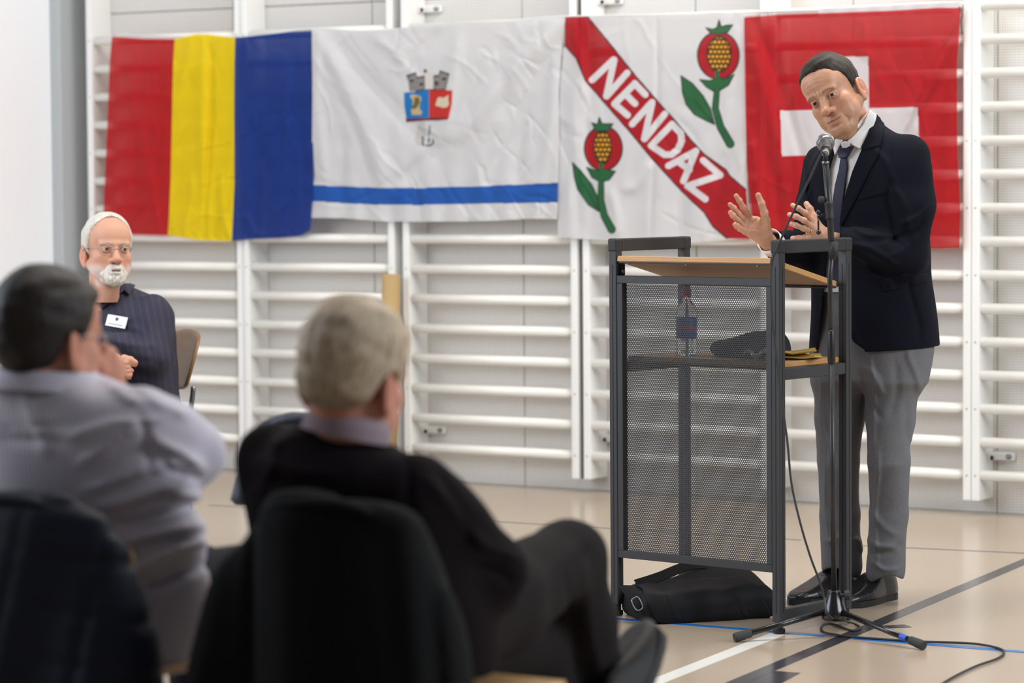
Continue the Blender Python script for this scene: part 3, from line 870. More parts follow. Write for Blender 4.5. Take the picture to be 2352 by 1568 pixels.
def ring(c, ux, uy, w, h, r):
    pts = [(-w, -h), (w, -h), (w, h), (-w, h), (-w, -h), (w, -h)]
    q = [c + ux * a * .92 + uy * b for a, b in pts]
    return tube(smoothline(q, 4)[:-4], r, 8)
u1 = unit(sp(225, 625, 8.54) - sp(185, 540, 8.54)); u2 = unit(sp(225, 570, 8.54) - sp(180, 590, 8.54))
mk('buckle', ring(sp(202, 570, 8.545), u2, u1, .011, .017, .002), M_bolt, bg, True, label='steel strap buckle')
# ------------------------------------------------------------------ flags on the wall bars
def cloth_mat(name, attr=True, col=(1, 1, 1), transp=0.2, trl=0.3, rough=0.75):
    m = mat(name, col, rough=rough, attr=attr, spec=0.2, sheen=0.0, weave=0.15, wscale=500, bump=0.05, bscale=35)
    nt = m.node_tree; b = nt.nodes['Principled BSDF']; out = nt.nodes['Material Output']
    tl = nt.nodes.new('ShaderNodeBsdfTranslucent'); tp = nt.nodes.new('ShaderNodeBsdfTransparent')
    if attr:
        a = [n for n in nt.nodes if n.type == 'ATTRIBUTE'][0]
        nt.links.new(a.outputs['Color'], tl.inputs[0]); tp.inputs[0].default_value = (.9, .9, .9, 1)
    else:
        tl.inputs[0].default_value = (*col, 1); tp.inputs[0].default_value = (*[.55 * c + .45 for c in col], 1)
    m1 = nt.nodes.new('ShaderNodeMixShader'); m1.inputs[0].default_value = trl
    m2 = nt.nodes.new('ShaderNodeMixShader'); m2.inputs[0].default_value = transp
    nt.links.new(b.outputs[0], m1.inputs[1]); nt.links.new(tl.outputs[0], m1.inputs[2])
    nt.links.new(m1.outputs[0], m2.inputs[1]); nt.links.new(tp.outputs[0], m2.inputs[2])
    nt.links.new(m2.outputs[0], out.inputs[0])
    return m
def edge(pts, u):
    pts = np.array(pts, float); s = np.r_[0, np.cumsum(np.hypot(*np.diff(pts, axis=0).T))]; s /= s[-1]
    return np.stack([np.interp(u, s, pts[:, 0]), np.interp(u, s, pts[:, 1])], -1)
def flag_grid(T, B, L, R, nu, nv, us=None):
    u = np.linspace(0, 1, nu + 1) if us is None else us
    v = np.linspace(0, 1, nv + 1)
    t, b, l, r = edge(T, u), edge(B, u), edge(L, v), edge(R, v)
    U, V = np.meshgrid(u, v, indexing='ij'); U = U[..., None]; V = V[..., None]
    Q = (1-V)*t[:, None] + V*b[:, None] + (1-U)*l[None] + U*r[None] - ((1-U)*(1-V)*t[0] + U*(1-V)*t[-1] + (1-U)*V*b[0] + U*V*b[-1])
    return Q[..., 0], Q[..., 1], U[..., 0], V[..., 0]
def ridge(x, y, a, b, w, amp):
    """soft fold along pixel line a-b"""
    a = np.array(a, float); b = np.array(b, float); e = b - a; L = np.linalg.norm(e); e /= L
    s = ((x - a[0]) * e[0] + (y - a[1]) * e[1]) / L
    c = -(x - a[0]) * e[1] + (y - a[1]) * e[0]
    c = c + 5 * np.sin(s * 5 + a[0])
    return amp * np.exp(-(c / w)**2) * np.clip(np.minimum(s + .12, 1.12 - s) / .25, 0, 1)
def crease(x, y, n, seed, ang, spread, amp, box_, wr=(3, 8), lr=(40, 160)):
    r = np.random.RandomState(seed); o = 0
    for i in range(n):
        cx_ = r.uniform(box_[0], box_[2]); cy_ = r.uniform(box_[1], box_[3]); a = math.radians(ang + r.randn() * spread); l = r.uniform(*lr)
        o = o + ridge(x, y, (cx_ - math.cos(a)*l/2, cy_ - math.sin(a)*l/2), (cx_ + math.cos(a)*l/2, cy_ + math.sin(a)*l/2), r.uniform(*wr), amp * r.choice([-1, 1]) * r.uniform(.4, 1))
    return o
def flag_mesh(X, Y, off, colf=None, sel=None):
    off = -.030 + (off + .030) * 1.6 - .018
    off = np.where(off > -.040, -.040 + .15 * (off + .040), off)
    t, z = WPXv(X, Y, off)
    Pt = WO + t[..., None] * WD + off[..., None] * WN + z[..., None] * EZ
    nu, nv = X.shape
    idx = np.arange(nu * nv).reshape(nu, nv)
    F = np.stack([idx[:-1, :-1], idx[1:, :-1], idx[1:, 1:], idx[:-1, 1:]], -1)
    F = F[:, :, ::-1] if True else F
    if sel is not None: F = F[sel]
    F = F.reshape(-1, 4)
    V = Pt.reshape(-1, 3); Cc = colf(X, Y).reshape(-1, 3) if colf else None
    used = np.unique(F); mp = np.full(len(V), -1); mp[used] = np.arange(len(used))
    return (V[used], mp[F]), (Cc[used] if Cc is not None else None)
# --- tricolour
M_fr = cloth_mat('red_flag_fabric', False, lin(200, 20, 30), .22, .30)
M_fy = cloth_mat('yellow_flag_fabric', False, lin(245, 214, 20), .10, .30)
M_fb = cloth_mat('blue_flag_fabric', False, lin(22, 58, 142), .18, .30)
us = np.unique(np.r_[np.linspace(0, .312, 80), np.linspace(.312, .617, 80), np.linspace(.617, 1, 90)])
X, Y, U, V = flag_grid([(257, 84), (330, 89), (402, 90), (450, 78), (480, 79), (541, 87), (600, 80), (660, 74), (716, 70)],
                 [(236, 530), (300, 537), (392, 540), (460, 551), (532, 554), (570, 549), (640, 546), (690, 541), (713, 528)],
                 [(257, 84), (252, 140), (246, 300), (240, 430), (236, 530)], [(716, 70), (717, 250), (721, 400), (717, 470), (713, 528)], 0, 230, us)
off = -.030 - .004 * V
for r in [((300, 150), (350, 540), 14, -.006), ((330, 120), (300, 500), 10, .005), ((370, 90), (352, 520), 9, .006), ((392, 200), (350, 330), 8, -.005), ((355, 400), (362, 540), 7, -.008), ((340, 460), (300, 538), 9, .006),
          ((440, 85), (405, 260), 13, -.006), ((468, 84), (470, 553), 13, -.010), ((484, 110), (474, 553), 6, .008), ((505, 400), (525, 553), 8, -.007), ((440, 400), (425, 553), 8, -.006), ((510, 480), (500, 553), 7, .006), ((415, 350), (455, 250), 8, .004),
          ((600, 100), (575, 280), 12, -.005), ((655, 170), (670, 330), 11, -.006), ((660, 300), (640, 540), 10, -.008), ((585, 330), (595, 540), 8, .007), ((560, 500), (600, 540), 8, -.006), ((690, 200), (700, 480), 12, .006), ((640, 100), (690, 160), 9, .004)]:
    off = off + ridge(X, Y, *r)
off = off + crease(X, Y, 70, 3, -50, 25, .0022, (250, 90, 715, 550)) + crease(X, Y, 30, 4, 85, 10, .003, (250, 100, 715, 550), (5, 10), (100, 300))
off = off + .004 * np.sin(U * 34 + 3 * V) * V + np.where((V > .97), .002 * np.sin(U * 120), 0)
ft = thing('tricolour_flag', 'red, yellow and blue vertical striped flag hung at the left end of the bars', 'flag', WL(WPX(480, 300)[0], -.03, WPX(480, 80)[1]), 'flags hung on the wall bars')
um = (us[:-1] + us[1:]) / 2
for nm, a, b, m in (('red_stripe', 0, .312, M_fr), ('yellow_stripe', .312, .617, M_fy), ('blue_stripe', .617, 1, M_fb)):
    sel = np.repeat(((um > a) & (um < b))[:, None], X.shape[1] - 1, 1)
    mk(nm, flag_mesh(X, Y, off, None, sel)[0], m, ft, True)

def over(c, m, col):
    return c * (1 - m[..., None]) + np.array(col) * m[..., None]
def aa(d, w=1.0): return np.clip(.5 - d / w, 0, 1)
WH = lin(222, 221, 222)
def strokes(c, x, y, lines, w, col):
    for l in lines: c = over(c, aa(polydist(x, y, l, False) - w / 2), col)
    return c
# --- white flag with town arms and blue stripe
def crest(px, py):
    c = np.zeros(px.shape + (3,)) + WH
    x = (px - 880) * 6.532; y = (py - 120) * 6.532
    A = lambda d: np.clip(.5 - d / 9.0, 0, 1)
    gr, dk = lin(165, 158, 155), lin(60, 58, 62)
    for pl in ([(350, 345), (490, 300), (515, 372), (620, 350), (628, 560), (400, 580), (385, 440)], [(752, 350), (838, 335), (850, 272), (995, 320), (935, 560), (760, 565)]):
        d = sdpoly(x, y, pl); c = over(c, A(d), gr)
        brick = (np.abs(((y + .12 * x) / 34) % 1 - .5) < .16) | ((np.abs((x / 40 + .5 * (np.floor((y + .12 * x) / 34) % 2)) % 1 - .5) < .12))
        c = over(c, A(d) * brick, lin(120, 113, 112))
        c = over(c, np.clip(.5 - (np.abs(d + 4) - 8) / 8, 0, 1) * .8, lin(96, 92, 94))
    c = over(c, A(sdpoly(x, y, [(640, 330), (660, 300), (740, 300), (752, 350), (752, 560), (628, 560)])), lin(222, 216, 210))
    for (ex, ey, r1, r2) in ((430, 428, 26, 22), (575, 480, 30, 24), (800, 465, 28, 36), (915, 400, 30, 24), (632, 282, 26, 28)):
        c = over(c, np.clip(.5 - (np.hypot((x-ex)/r1, (y-ey)/r2) - 1) * 2, 0, 1), dk)
    for pl in ([(350, 350), (490, 302), (495, 325), (352, 378)], [(850, 275), (995, 318), (990, 345), (845, 300)], [(500, 372), (620, 350), (620, 378), (505, 400)], [(755, 350), (838, 340), (836, 372), (757, 378)]):
        c = over(c, A(sdpoly(x, y, pl)), lin(92, 88, 92))
    blue = [(310, 605), (480, 590), (690, 560), (692, 985), (345, 998), (318, 800)]
    red = [(690, 560), (860, 560), (1040, 572), (1030, 780), (985, 985), (690, 985)]
    c = over(c, A(sdpoly(x, y, blue)), lin(22, 122, 196)); c = over(c, A(sdpoly(x, y, red)), lin(205, 50, 44))
    c = strokes(c, x, y, [[(480, 590), (640, 560), (860, 558), (930, 565)]], 14, lin(60, 30, 40))
    # the blue quarter: seated beige figure on a plinth
    c = over(c, A(sdpoly(x, y, [(400, 640), (450, 630), (560, 660), (572, 700), (556, 760), (540, 840), (585, 890), (575, 940), (430, 940), (418, 870), (440, 800), (445, 720), (405, 670)])), lin(205, 186, 140))
    c = over(c, A(sdpoly(x, y, [(470, 680), (540, 672), (552, 760), (500, 840), (440, 855), (425, 830), (460, 770)])), lin(122, 100, 52))
    # the red quarter: pale open book shape
    c = over(c, A(sdpoly(x, y, [(785, 800), (815, 690), (850, 672), (905, 684), (985, 640), (975, 700), (990, 780), (960, 820), (900, 835), (850, 815)])), lin(226, 214, 186))
    c = over(c, A(sdpoly(x, y, [(338, 995), (640, 985), (985, 978), (968, 1010), (820, 1025), (640, 1025), (345, 1050)])), lin(112, 34, 44))
    # pale lower field with a small dark ship mark
    c = over(c, .5 * A(sdpoly(x, y, [(535, 1040), (620, 1035), (640, 1240), (600, 1420), (500, 1400), (470, 1320)])), lin(190, 182, 178))
    c = strokes(c, x, y, [[(700, 1110), (695, 1200), (685, 1240)]], 26, lin(130, 136, 140))
    c = strokes(c, x, y, [[(590, 1270), (600, 1330), (585, 1370), (620, 1395)], [(745, 1310), (755, 1350), (715, 1395), (650, 1400)], [(690, 1290), (685, 1350)]], 24, lin(84, 92, 96))
    return c
X, Y, U, V = flag_grid([(716, 66), (780, 70), (860, 72), (950, 60), (1060, 50), (1180, 48), (1240, 45), (1297, 40)],
                 [(713, 500), (790, 501), (880, 508), (960, 509), (1080, 508), (1150, 506), (1210, 502), (1280, 503)],
                 [(716, 66), (718, 200), (716, 400), (713, 500)], [(1297, 40), (1284, 200), (1284, 300), (1280, 503)], 420, 300)
off = -.030 - .004 * V
for r in [((722, 72), (900, 430), 26, -.012), ((740, 120), (860, 420), 12, .008), ((725, 90), (740, 420), 14, -.008), ((770, 90), (1000, 360), 20, .008), ((860, 80), (960, 180), 14, -.006),
          ((1285, 50), (1030, 330), 24, -.012), ((1290, 80), (1130, 400), 16, .008), ((1240, 60), (1080, 230), 12, .006), ((1275, 120), (1240, 480), 14, -.007), ((1000, 70), (930, 160), 12, .006), ((1060, 80), (1010, 300), 16, -.008),
          ((1160, 100), (1150, 260), 20, .007), ((1210, 230), (1180, 420), 14, .006), ((780, 300), (800, 490), 12, .005), ((1040, 330), (900, 420), 16, .007)]:
    off = off + ridge(X, Y, *r)
off = off + crease(X, Y, 90, 5, 60, 35, .0022, (720, 70, 1280, 500), (3, 8), (40, 140)) + .0035 * np.sin(U * 60 + 2 * np.sin(V * 3)) * V**3 + .002*np.sin(U*23)*V
fw = thing('crest_flag', 'white flag with a coat of arms and a blue stripe near the hem', 'flag', WL(WPX(1000, 300)[0], -.03, WPX(1000, 60)[1]), 'flags hung on the wall bars')
M_fw = cloth_mat('white_flag_fabric', True, WH, .07, .28)
M_fbs = cloth_mat('blue_band_fabric', False, lin(34, 92, 178), .10, .25)
yt = np.interp(X[:-1, :-1], [715, 850, 960, 1100, 1280], [424, 430, 431, 427, 419]); yb = np.interp(X[:-1, :-1], [713, 850, 960, 1100, 1280], [461, 469, 470, 467, 464])
band = (Y[:-1, :-1] >= yt) & (Y[:-1, :-1] < yb)
v, c = flag_mesh(X, Y, off, crest, ~band); mk('white_cloth', v, M_fw, fw, True, attr=c)
v, c = flag_mesh(X, Y, off, None, band); mk('blue_stripe', v, M_fbs, fw, True)

# --- pomegranate banner with the place name
RD, OL, GN = lin(176, 22, 34), lin(44, 38, 38), lin(40, 104, 62)
def nend(px, py):
    x = (px - 1280) * 2.8; y = (py - 20) * 2.8
    c = np.zeros(px.shape + (3,)) + WH
    A = lambda d: np.clip(.5 - d / 3.5, 0, 1)
    up_ = [(186, 40), (330, 215), (500, 428), (640, 590), (760, 722), (860, 845), (950, 940), (1085, 1035), (1110, 1075), (1215, 1165)]
    lo_ = [(1240, 1480), (1092, 1478), (1000, 1400), (945, 1310), (870, 1240), (800, 1172), (610, 965), (470, 795), (300, 600), (180, 462), (122, 320), (46, 232), (40, 40)]
    d = sdpoly(x, y, up_ + lo_); c = over(c, A(d), RD)
    c = strokes(c, x, y, [up_, lo_[1:-1]], 9, OL)
    c = strokes(c, x, y, [[(225, 458), (362, 328)], [(366, 330), (316, 562)], [(318, 562), (450, 412)],
                          [(368, 612), (498, 482)], [(498, 480), (566, 552)], [(434, 545), (500, 610)], [(368, 612), (452, 684)],
                          [(482, 742), (608, 602)], [(610, 602), (560, 836)], [(562, 836), (692, 676)],
                          [(604, 880), (738, 742)], [(738, 742), (795, 800), (800, 850), (776, 905), (735, 938), (690, 938), (604, 880)],
                          [(715, 1010), (892, 915)], [(892, 915), (812, 1108)], [(775, 980), (850, 1035)],
                          [(938, 975), (1048, 1070)], [(1048, 1070), (838, 1140)], [(840, 1140), (952, 1224)]], 42, lin(228, 226, 228))
    def fruit(c, cx, cy, rx, ry, sx, sy, crown, calyx, stem, leaf, vein, seedn, dx=5):
        k = np.hypot((x-cx)/rx, (y-cy)/ry); d = (k - 1) * min(rx, ry)
        c = over(c, A(d), RD); c = over(c, A(np.abs(d) - 4.5), OL)
        k = np.hypot((x-cx-dx)/sx, (y-cy+8)/sy); d2 = (k - 1) * sx; c = over(c, A(d2), lin(40, 34, 30))
        gx = ((x - cx - dx) / 27.0); gy = (y - cy + 8) / 31.0
        row = np.floor(gy); fx = (gx + .5 * (row % 2)) % 1 - .5; fy = gy % 1 - .5
        c = over(c, A(d2 + 8) * np.clip(.5 - (np.hypot(fx*27, fy*31) - 10.5) / 3, 0, 1), lin(236, 168, 30))
        for pl in (leaf, crown, calyx):
            dd = sdpoly(x, y, pl); c = over(c, A(dd), GN); c = over(c, A(np.abs(dd) - 3.5), OL)
        dd = polydist(x, y, stem, False) - 17 - np.clip((y - stem[0][1]) / 400 * 10, 0, 12)
        c = over(c, A(dd), GN); c = over(c, A(np.abs(dd) - 3) , OL)
        c = over(c, A(polydist(x, y, [(stem[0][0], stem[0][1] - 110), stem[0]], False) - 14), GN)
        return strokes(c, x, y, [vein], 5, OL)
    c = fruit(c, 1036, 300, 134, 152, 80, 118, [(955, 122), (1000, 132), (1027, 120), (1040, 72), (1055, 116), (1090, 105), (1128, 104), (1098, 150), (1040, 166), (985, 158)],
              [(915, 455), (975, 462), (1015, 455), (1030, 440), (1055, 440), (1070, 458), (1138, 422), (1102, 492), (1040, 530), (1010, 535), (960, 505)],
              [(1027, 520), (1016, 640), (1050, 760), (1112, 868)], [(795, 430), (870, 480), (940, 562), (985, 642), (1012, 745), (960, 722), (880, 680), (828, 615), (805, 540)], [(880, 580), (950, 670), (1008, 742)], 1)
    c = fruit(c, 296, 898, 122, 142, 60, 112, [(222, 733), (258, 742), (270, 698), (288, 738), (358, 740), (332, 785), (245, 787)],
              [(188, 1020), (250, 1040), (280, 1030), (300, 1030), (375, 1045), (335, 1100), (280, 1116), (222, 1085)],
              [(282, 1110), (280, 1230), (302, 1330), (350, 1418)], [(98, 988), (150, 1040), (222, 1130), (255, 1200), (268, 1305), (200, 1262), (130, 1160), (108, 1080)], [(160, 1120), (215, 1210), (262, 1300)], 1, -4)
    return c
X, Y, U, V = flag_grid([(1298, 40), (1346, 38), (1420, 38), (1560, 34), (1640, 28), (1712, 30)],
                 [(1282, 545), (1330, 548), (1400, 552), (1500, 556), (1600, 556), (1722, 548)],
                 [(1298, 40), (1297, 100), (1287, 180), (1283, 300), (1280, 430), (1282, 545)], [(1712, 30), (1714, 200), (1716, 400), (1722, 548)], 380, 430)
off = -.030 - .003 * V
for r in [((1318, 60), (1345, 240), 14, -.008), ((1330, 150), (1300, 520), 16, -.008), ((1360, 60), (1350, 500), 14, .005), ((1508, 60), (1500, 545), 7, .004), ((1700, 60), (1660, 330), 18, -.008), ((1690, 120), (1640, 540), 16, .006),
          ((1500, 380), (1440, 440), 14, -.006), ((1580, 380), (1560, 550), 16, .006), ((1640, 420), (1620, 550), 12, -.006), ((1400, 430), (1420, 550), 14, -.006), ((1305, 300), (1330, 540), 14, .006), ((1705, 350), (1700, 540), 12, -.006)]:
    off = off + ridge(X, Y, *r)
off = off + crease(X, Y, 50, 9, 70, 40, .0018, (1290, 50, 1710, 545), (4, 12), (60, 200)) + .004 * np.sin(U * 30 + V * 2) * V**2
fn_ = thing('pomegranate_banner', 'white banner with two pomegranates and a red diagonal band lettered NENDAZ', 'flag', WL(WPX(1500, 300)[0], -.03, WPX(1500, 40)[1]), 'flags hung on the wall bars')
v, c = flag_mesh(X, Y, off, nend); mk('banner_cloth', v, M_fw, fn_, True, attr=c)

# --- red flag with the white cross
X, Y, U, V = flag_grid([(1709, 40), (1780, 34), (1900, 30), (2060, 24), (2150, 18), (2207, 18)],
                 [(1742, 572), (1760, 574), (1850, 570), (2000, 570), (2100, 572), (2204, 569)],
                 [(1709, 40), (1711, 200), (1715, 380), (1728, 500), (1742, 572)], [(2207, 18), (2198, 150), (2199, 350), (2206, 480), (2204, 569)], 360, 400)
off = -.038 - .004 * V
for r in [((1720, 60), (1800, 420), 16, -.009), ((1740, 60), (1860, 400), 12, .008), ((1716, 300), (1760, 560), 12, -.008), ((1770, 330), (1790, 570), 12, .007), ((2200, 40), (2060, 330), 20, -.010), ((2190, 80), (2140, 400), 14, .008), ((2150, 200), (2080, 330), 12, .006),
          ((2195, 60), (2100, 260), 8, .005), ((2190, 350), (2160, 560), 14, -.006), ((2060, 60), (2050, 240), 14, .006), ((1980, 50), (1990, 130), 12, -.004), ((2120, 420), (2130, 570), 14, .006), ((1900, 40), (1880, 140), 16, .005)]:
    off = off + ridge(X, Y, *r)
off = off + crease(X, Y, 50, 15, 80, 25, .0022, (1715, 40, 2200, 570), (4, 12), (60, 220)) + .003 * np.sin(U * 30 + V * 3) * V**2
fc = thing('white_cross_flag', 'red square flag with a white cross hung behind the standing speaker', 'flag', WL(WPX(1950, 300)[0], -.03, WPX(1950, 30)[1]), 'flags hung on the wall bars')
xm = (X[:-1, :-1] + X[1:, 1:]) / 2; ym = (Y[:-1, :-1] + Y[1:, 1:]) / 2
hy_ = np.interp(xm, [1793, 2108], [254, 246])
cr = ((xm > 1888) & (xm < np.interp(ym, [130, 460], [1994, 2000])) & (ym > 130) & (ym < 462)) | ((xm > np.interp(ym, [250, 360], [1792, 1796])) & (xm < np.interp(ym, [246, 350], [2108, 2112])) & (ym > hy_) & (ym < hy_ + 104))
M_fred = cloth_mat('crimson_flag_fabric', False, lin(192, 10, 26), .24, .30)
M_fwc = cloth_mat('white_cross_fabric', False, lin(220, 216, 218), .08, .28)
mk('red_field', flag_mesh(X, Y, off, None, ~cr)[0], M_fred, fc, True)
mk('white_cross', flag_mesh(X, Y, off, None, cr)[0], M_fwc, fc, True)
# cord that carries the flags, and white cloth edge behind the cross flag
M_cord = mat('white_cord', lin(225, 225, 222), rough=.6)
def WQ(px, py, n): t, z = WPX(px, py, n); return WL(t, n, z)
tag(mk('flag_cord', tube(smoothline([WQ(x, y, -.034) for x, y in ((262, 76), (330, 82), (560, 84), (716, 66), (860, 70), (1180, 47), (1298, 38), (1500, 34), (1710, 28), (1960, 20), (2212, 8))], 6), .004, 8), M_cord, smooth=True),
    'thin white cord strung along the top hems of the hanging flags', 'cord')
M_gcord = mat('grey_cord', lin(90, 92, 90), rough=.7)
tag(mk('tie_string', tube(smoothline([WQ(x, y, -.045) for x, y in ((2203, 16), (2210, 30), (2208, 50), (2210, 78))], 6), .004, 8), M_gcord, smooth=True), 'short grey string dangling from the top right corner of the white cross flag', 'string')
X, Y, U, V = flag_grid([(1880, 20), (2000, 14), (2100, 8), (2205, 4)], [(1880, 40), (2000, 36), (2100, 32), (2205, 30)], [(1880, 20), (1880, 40)], [(2205, 4), (2205, 30)], 60, 8)
mk('hem_sleeve', flag_mesh(X, Y, -.030 + .002*np.sin(U*40))[0], M_fwc, fc, True)
# ------------------------------------------------------------------ people: shared head and hand builders
M_skin = mat('skin', (1, 1, 1), rough=0.42, attr=True, spec=0.4, noise=0.10, nscale=55, bump=0.09, bscale=240, sss=0.10)
M_skin2 = mat('skin_ruddy', (1, 1, 1), rough=0.55, attr=True, spec=0.35, sss=0.1)
def hair_mat(name, c1, c2, scale=(260, 260, 26)):
    m = mat(name, c1, rough=0.5, spec=0.25, bump=0.0)
    nt = m.node_tree; b = nt.nodes['Principled BSDF']
    tc = nt.nodes.new('ShaderNodeTexCoord')
    at = nt.nodes.new('ShaderNodeAttribute'); at.attribute_name = 'Col'
    n = nt.nodes.new('ShaderNodeTexNoise'); n.inputs['Scale'].default_value = 1.0; n.inputs['Detail'].default_value = 3
    mp = nt.nodes.new('ShaderNodeMapping'); mp.inputs['Scale'].default_value = scale
    nt.links.new(at.outputs['Vector'], mp.inputs[0]); nt.links.new(mp.outputs[0], n.inputs['Vector'])
    cr = nt.nodes.new('ShaderNodeValToRGB'); cr.color_ramp.elements[0].position = .3; cr.color_ramp.elements[0].color = (*c1, 1)
    cr.color_ramp.elements[1].position = .72; cr.color_ramp.elements[1].color = (*c2, 1)
    nt.links.new(n.outputs[0], cr.inputs[0]); nt.links.new(cr.outputs[0], b.inputs['Base Color'])
    bp = nt.nodes.new('ShaderNodeBump'); bp.inputs['Strength'].default_value = .5; bp.inputs['Distance'].default_value = .002
    nt.links.new(n.outputs[0], bp.inputs['Height']); nt.links.new(bp.outputs[0], b.inputs['Normal'])
    return m
M_eye = mat('eye', (1, 1, 1), rough=0.3, attr=True, spec=0.35)

def mir(q): r = q.copy(); r[:, 0] = np.abs(r[:, 0]); return r
def head_fn(q, o):
    """skin surface in head coordinates: x to the person's left, -y out of the face, z up, eyes at z = 0"""
    m = mir(q); jw = o.get('jowl', 1.0)
    d = ell(q, (0, .016, .034), (.0765, .098, .086))
    d = smin(d, ell(q, (0, -.052, .045), (.058, .040, .052)), .03)          # forehead
    d = smin(d, ell(q, (0, -.028, -.038), (.0635, .058, .074)), .02)
    d = smin(d, cone(m, (.054, .004, -.054), (.024, -.064, -.100), .021, .019 * jw), .022)   # jaw line
    d = smin(d, cone(q, (-.012, -.078, -.102), (.012, -.078, -.102), .0185, .0185), .018)     # chin
    d = smin(d, ell(m, (.046, -.054, -.030), (.020, .022, .022)), .016)                       # cheekbone
    d = smin(d, ell(m, (.042, -.046, -.066), (.020 * jw, .028, .026)), .018)                  # cheek
    d = smin(d, ell(q, (0, -.076, -.073), (.030, .022, .026)), .014)                          # muzzle
    d = smin(d, cone(m, (.006, -.090, .018), (.044, -.077, .0175), .0085, .0080), .012)        # brow
    d = smax(d, -ell(m, (.032, -.098, .000), (.020, .016, .0125)), .012)                      # sockets
    d = smin(d, cone(q, (0, -.086, .010), (0, -.104, -.034), .0085, .0120), .010)             # nose
    d = smin(d, ell(q, (0, -.106, -.035), (.0150, .0140, .0125)), .007)
    d = smin(d, ell(m, (.0165, -.094, -.039), (.0090, .0115, .0085)), .006)
    d = smax(d, -ell(m, (.0080, -.100, -.0475), (.0042, .006, .0035)), .003)
    d = smax(d, -smin(cone(m, (.0225, -.0955, -.036), (.0345, -.0865, -.060), .0036, .0036), cone(m, (.0345, -.0865, -.060), (.0370, -.0800, -.080), .0036, .0030), .002), .005)     # smile line
    d = smin(d, cone(m, (0, -.1005, -.0665), (.020, -.090, -.0705), .0042, .0022), .004)      # lips
    d = smin(d, cone(m, (0, -.0985, -.0775), (.017, -.090, -.0745), .0052, .0022), .004)
    d = smax(d, -cone(m, (0, -.1045, -.0718), (.025, -.090, -.0705), .0026, .0018), .0022)
    d = smax(d, -ell(q, (0, -.100, -.089), (.022, .010, .0045)), .007)
    d = smax(d, -cone(m, (.038, -.076, -.086), (.030, -.080, -.106), .002, .0015), .012)     # jowl line
    if o.get('lines'): d = smax(d, -cone(m, (.005, -.0985, .010), (.007, -.0960, .028), .0010, .0008), .004)
    # lids
    ball = ell(m, (.032, -.0755, 0), (.0150, .0138, .0135))
    al = np.maximum(np.abs(m[:, 2] + .0004 + .04 * (m[:, 0] - .032)) - .0048 * np.clip(1 - ((m[:, 0] - .032) / .0145)**2, 0, 1) + .0004, m[:, 1] + .070)
    d = smin(d, ball, .005)
    d = smax(d, -np.maximum(al, ell(m, (.032, -.0755, 0), (.020, .020, .02))), .0012)
    d = smax(d, -cone(m, (.020, -.0890, .0112), (.046, -.0785, .0105), .0010, .0010), .003)   # crease over the lid
    d = smax(d, -cone(m, (.022, -.088, -.0150), (.044, -.080, -.0120), .0008, .0008), .003)   # bag under the eye
    if o.get('lines'):
        for a_, b_ in (((.050, -.074, .004), (.062, -.058, .010)), ((.050, -.074, -.003), (.063, -.056, -.004)), ((.028, -.090, -.020), (.046, -.078, -.017)), ((.052, -.060, -.035), (.050, -.055, -.065))):
            d = smax(d, -cone(m, a_, b_, .0009, .0006), .004)
        fz = q[:, 2]
        d = d + .0002 * np.sin(fz * 520 + 25 * q[:, 0] + 60 * m[:, 0]**2 * 40) * np.clip((fz - .033) / .006, 0, 1) * np.clip((.075 - fz) / .01, 0, 1) * (q[:, 1] < -.05) * np.clip((.05 - m[:, 0]) / .02, 0, 1)
    # ear
    e = (m - np.array([.0785, .020, -.026])) / 1.10; ca, sa = math.cos(.28), math.sin(.28)
    e2 = np.stack([e[:, 0] - .35 * np.clip(e[:, 1], 0, .1), e[:, 1] * ca - e[:, 2] * sa * .5, e[:, 2] + .12 * e[:, 1]], 1)
    ear = ell(e2, (0, 0, 0), (.0085, .0185, .0325))
    ear = smax(ear, -ell(e2, (.0085, -.002, .006), (.0065, .0120, .0200)), .003)
    ear = smin(ear, ell(e2, (.004, .0005, .005), (.003, .0045, .013)), .003)
    ear = smin(ear, ell(e2, (.000, -.004, -.027), (.0065, .009, .010)), .004)
    d = smin(d, ear, .006)
    return d
def hair_fn(q, o):
    m = mir(q); th = np.degrees(np.arctan2(m[:, 0], -(q[:, 1] - .01)))
    hl = o['hairline']
    zl = np.interp(th, [a for a, b in hl], [b for a, b in hl])
    t = o.get('hair_t', .007)
    d = ell(q, (0, .016, .034), (.0765 + t, .098 + t, .086 + t * 1.15))
    d = smin(d, ell(q, (0, -.052, .047), (.058 + t * .6, .040 + t * .5, .054 + t * .9)), .03)
    d = smin(d, ell(q, (0, .050, -.025), (.060 + t * .5, .055 + t * .3, .055)), .03)
    d = d + .0016 * wob(q, 70, 6, 3, (1, .35, 1)) * o.get('rough', 1) + .0007 * wob(q, 330, 6, 9, (.16, 1, .16)) * np.clip(1.2 - q[:, 1] * 14, 0, 1) + .0006 * wob(q, 330, 6, 2, (1, .3, .16)) * np.clip(q[:, 1] * 14 - .2, 0, 1)
    d = d + t * .85 * (1 - np.clip((q[:, 2] - zl) / .030, 0, 1))**2
    if 'extra' in o: d = o['extra'](q, d)
    cut = (zl - q[:, 2]) * .8 + .0016 * wob(q, 300, 5, 5)
    d = smax(d, cut, .003)
    e = m - np.array([.081, .020, -.026])
    return smax(d, -ell(e, (0, 0, 0), (.03, .0225, .037)), .003)
HL_MAN = [(0, .088), (18, .086), (30, .080), (42, .060), (58, .048), (68, .020), (78, -.016), (86, -.018), (92, .0), (112, -.02), (125, -.055), (180, -.072)]
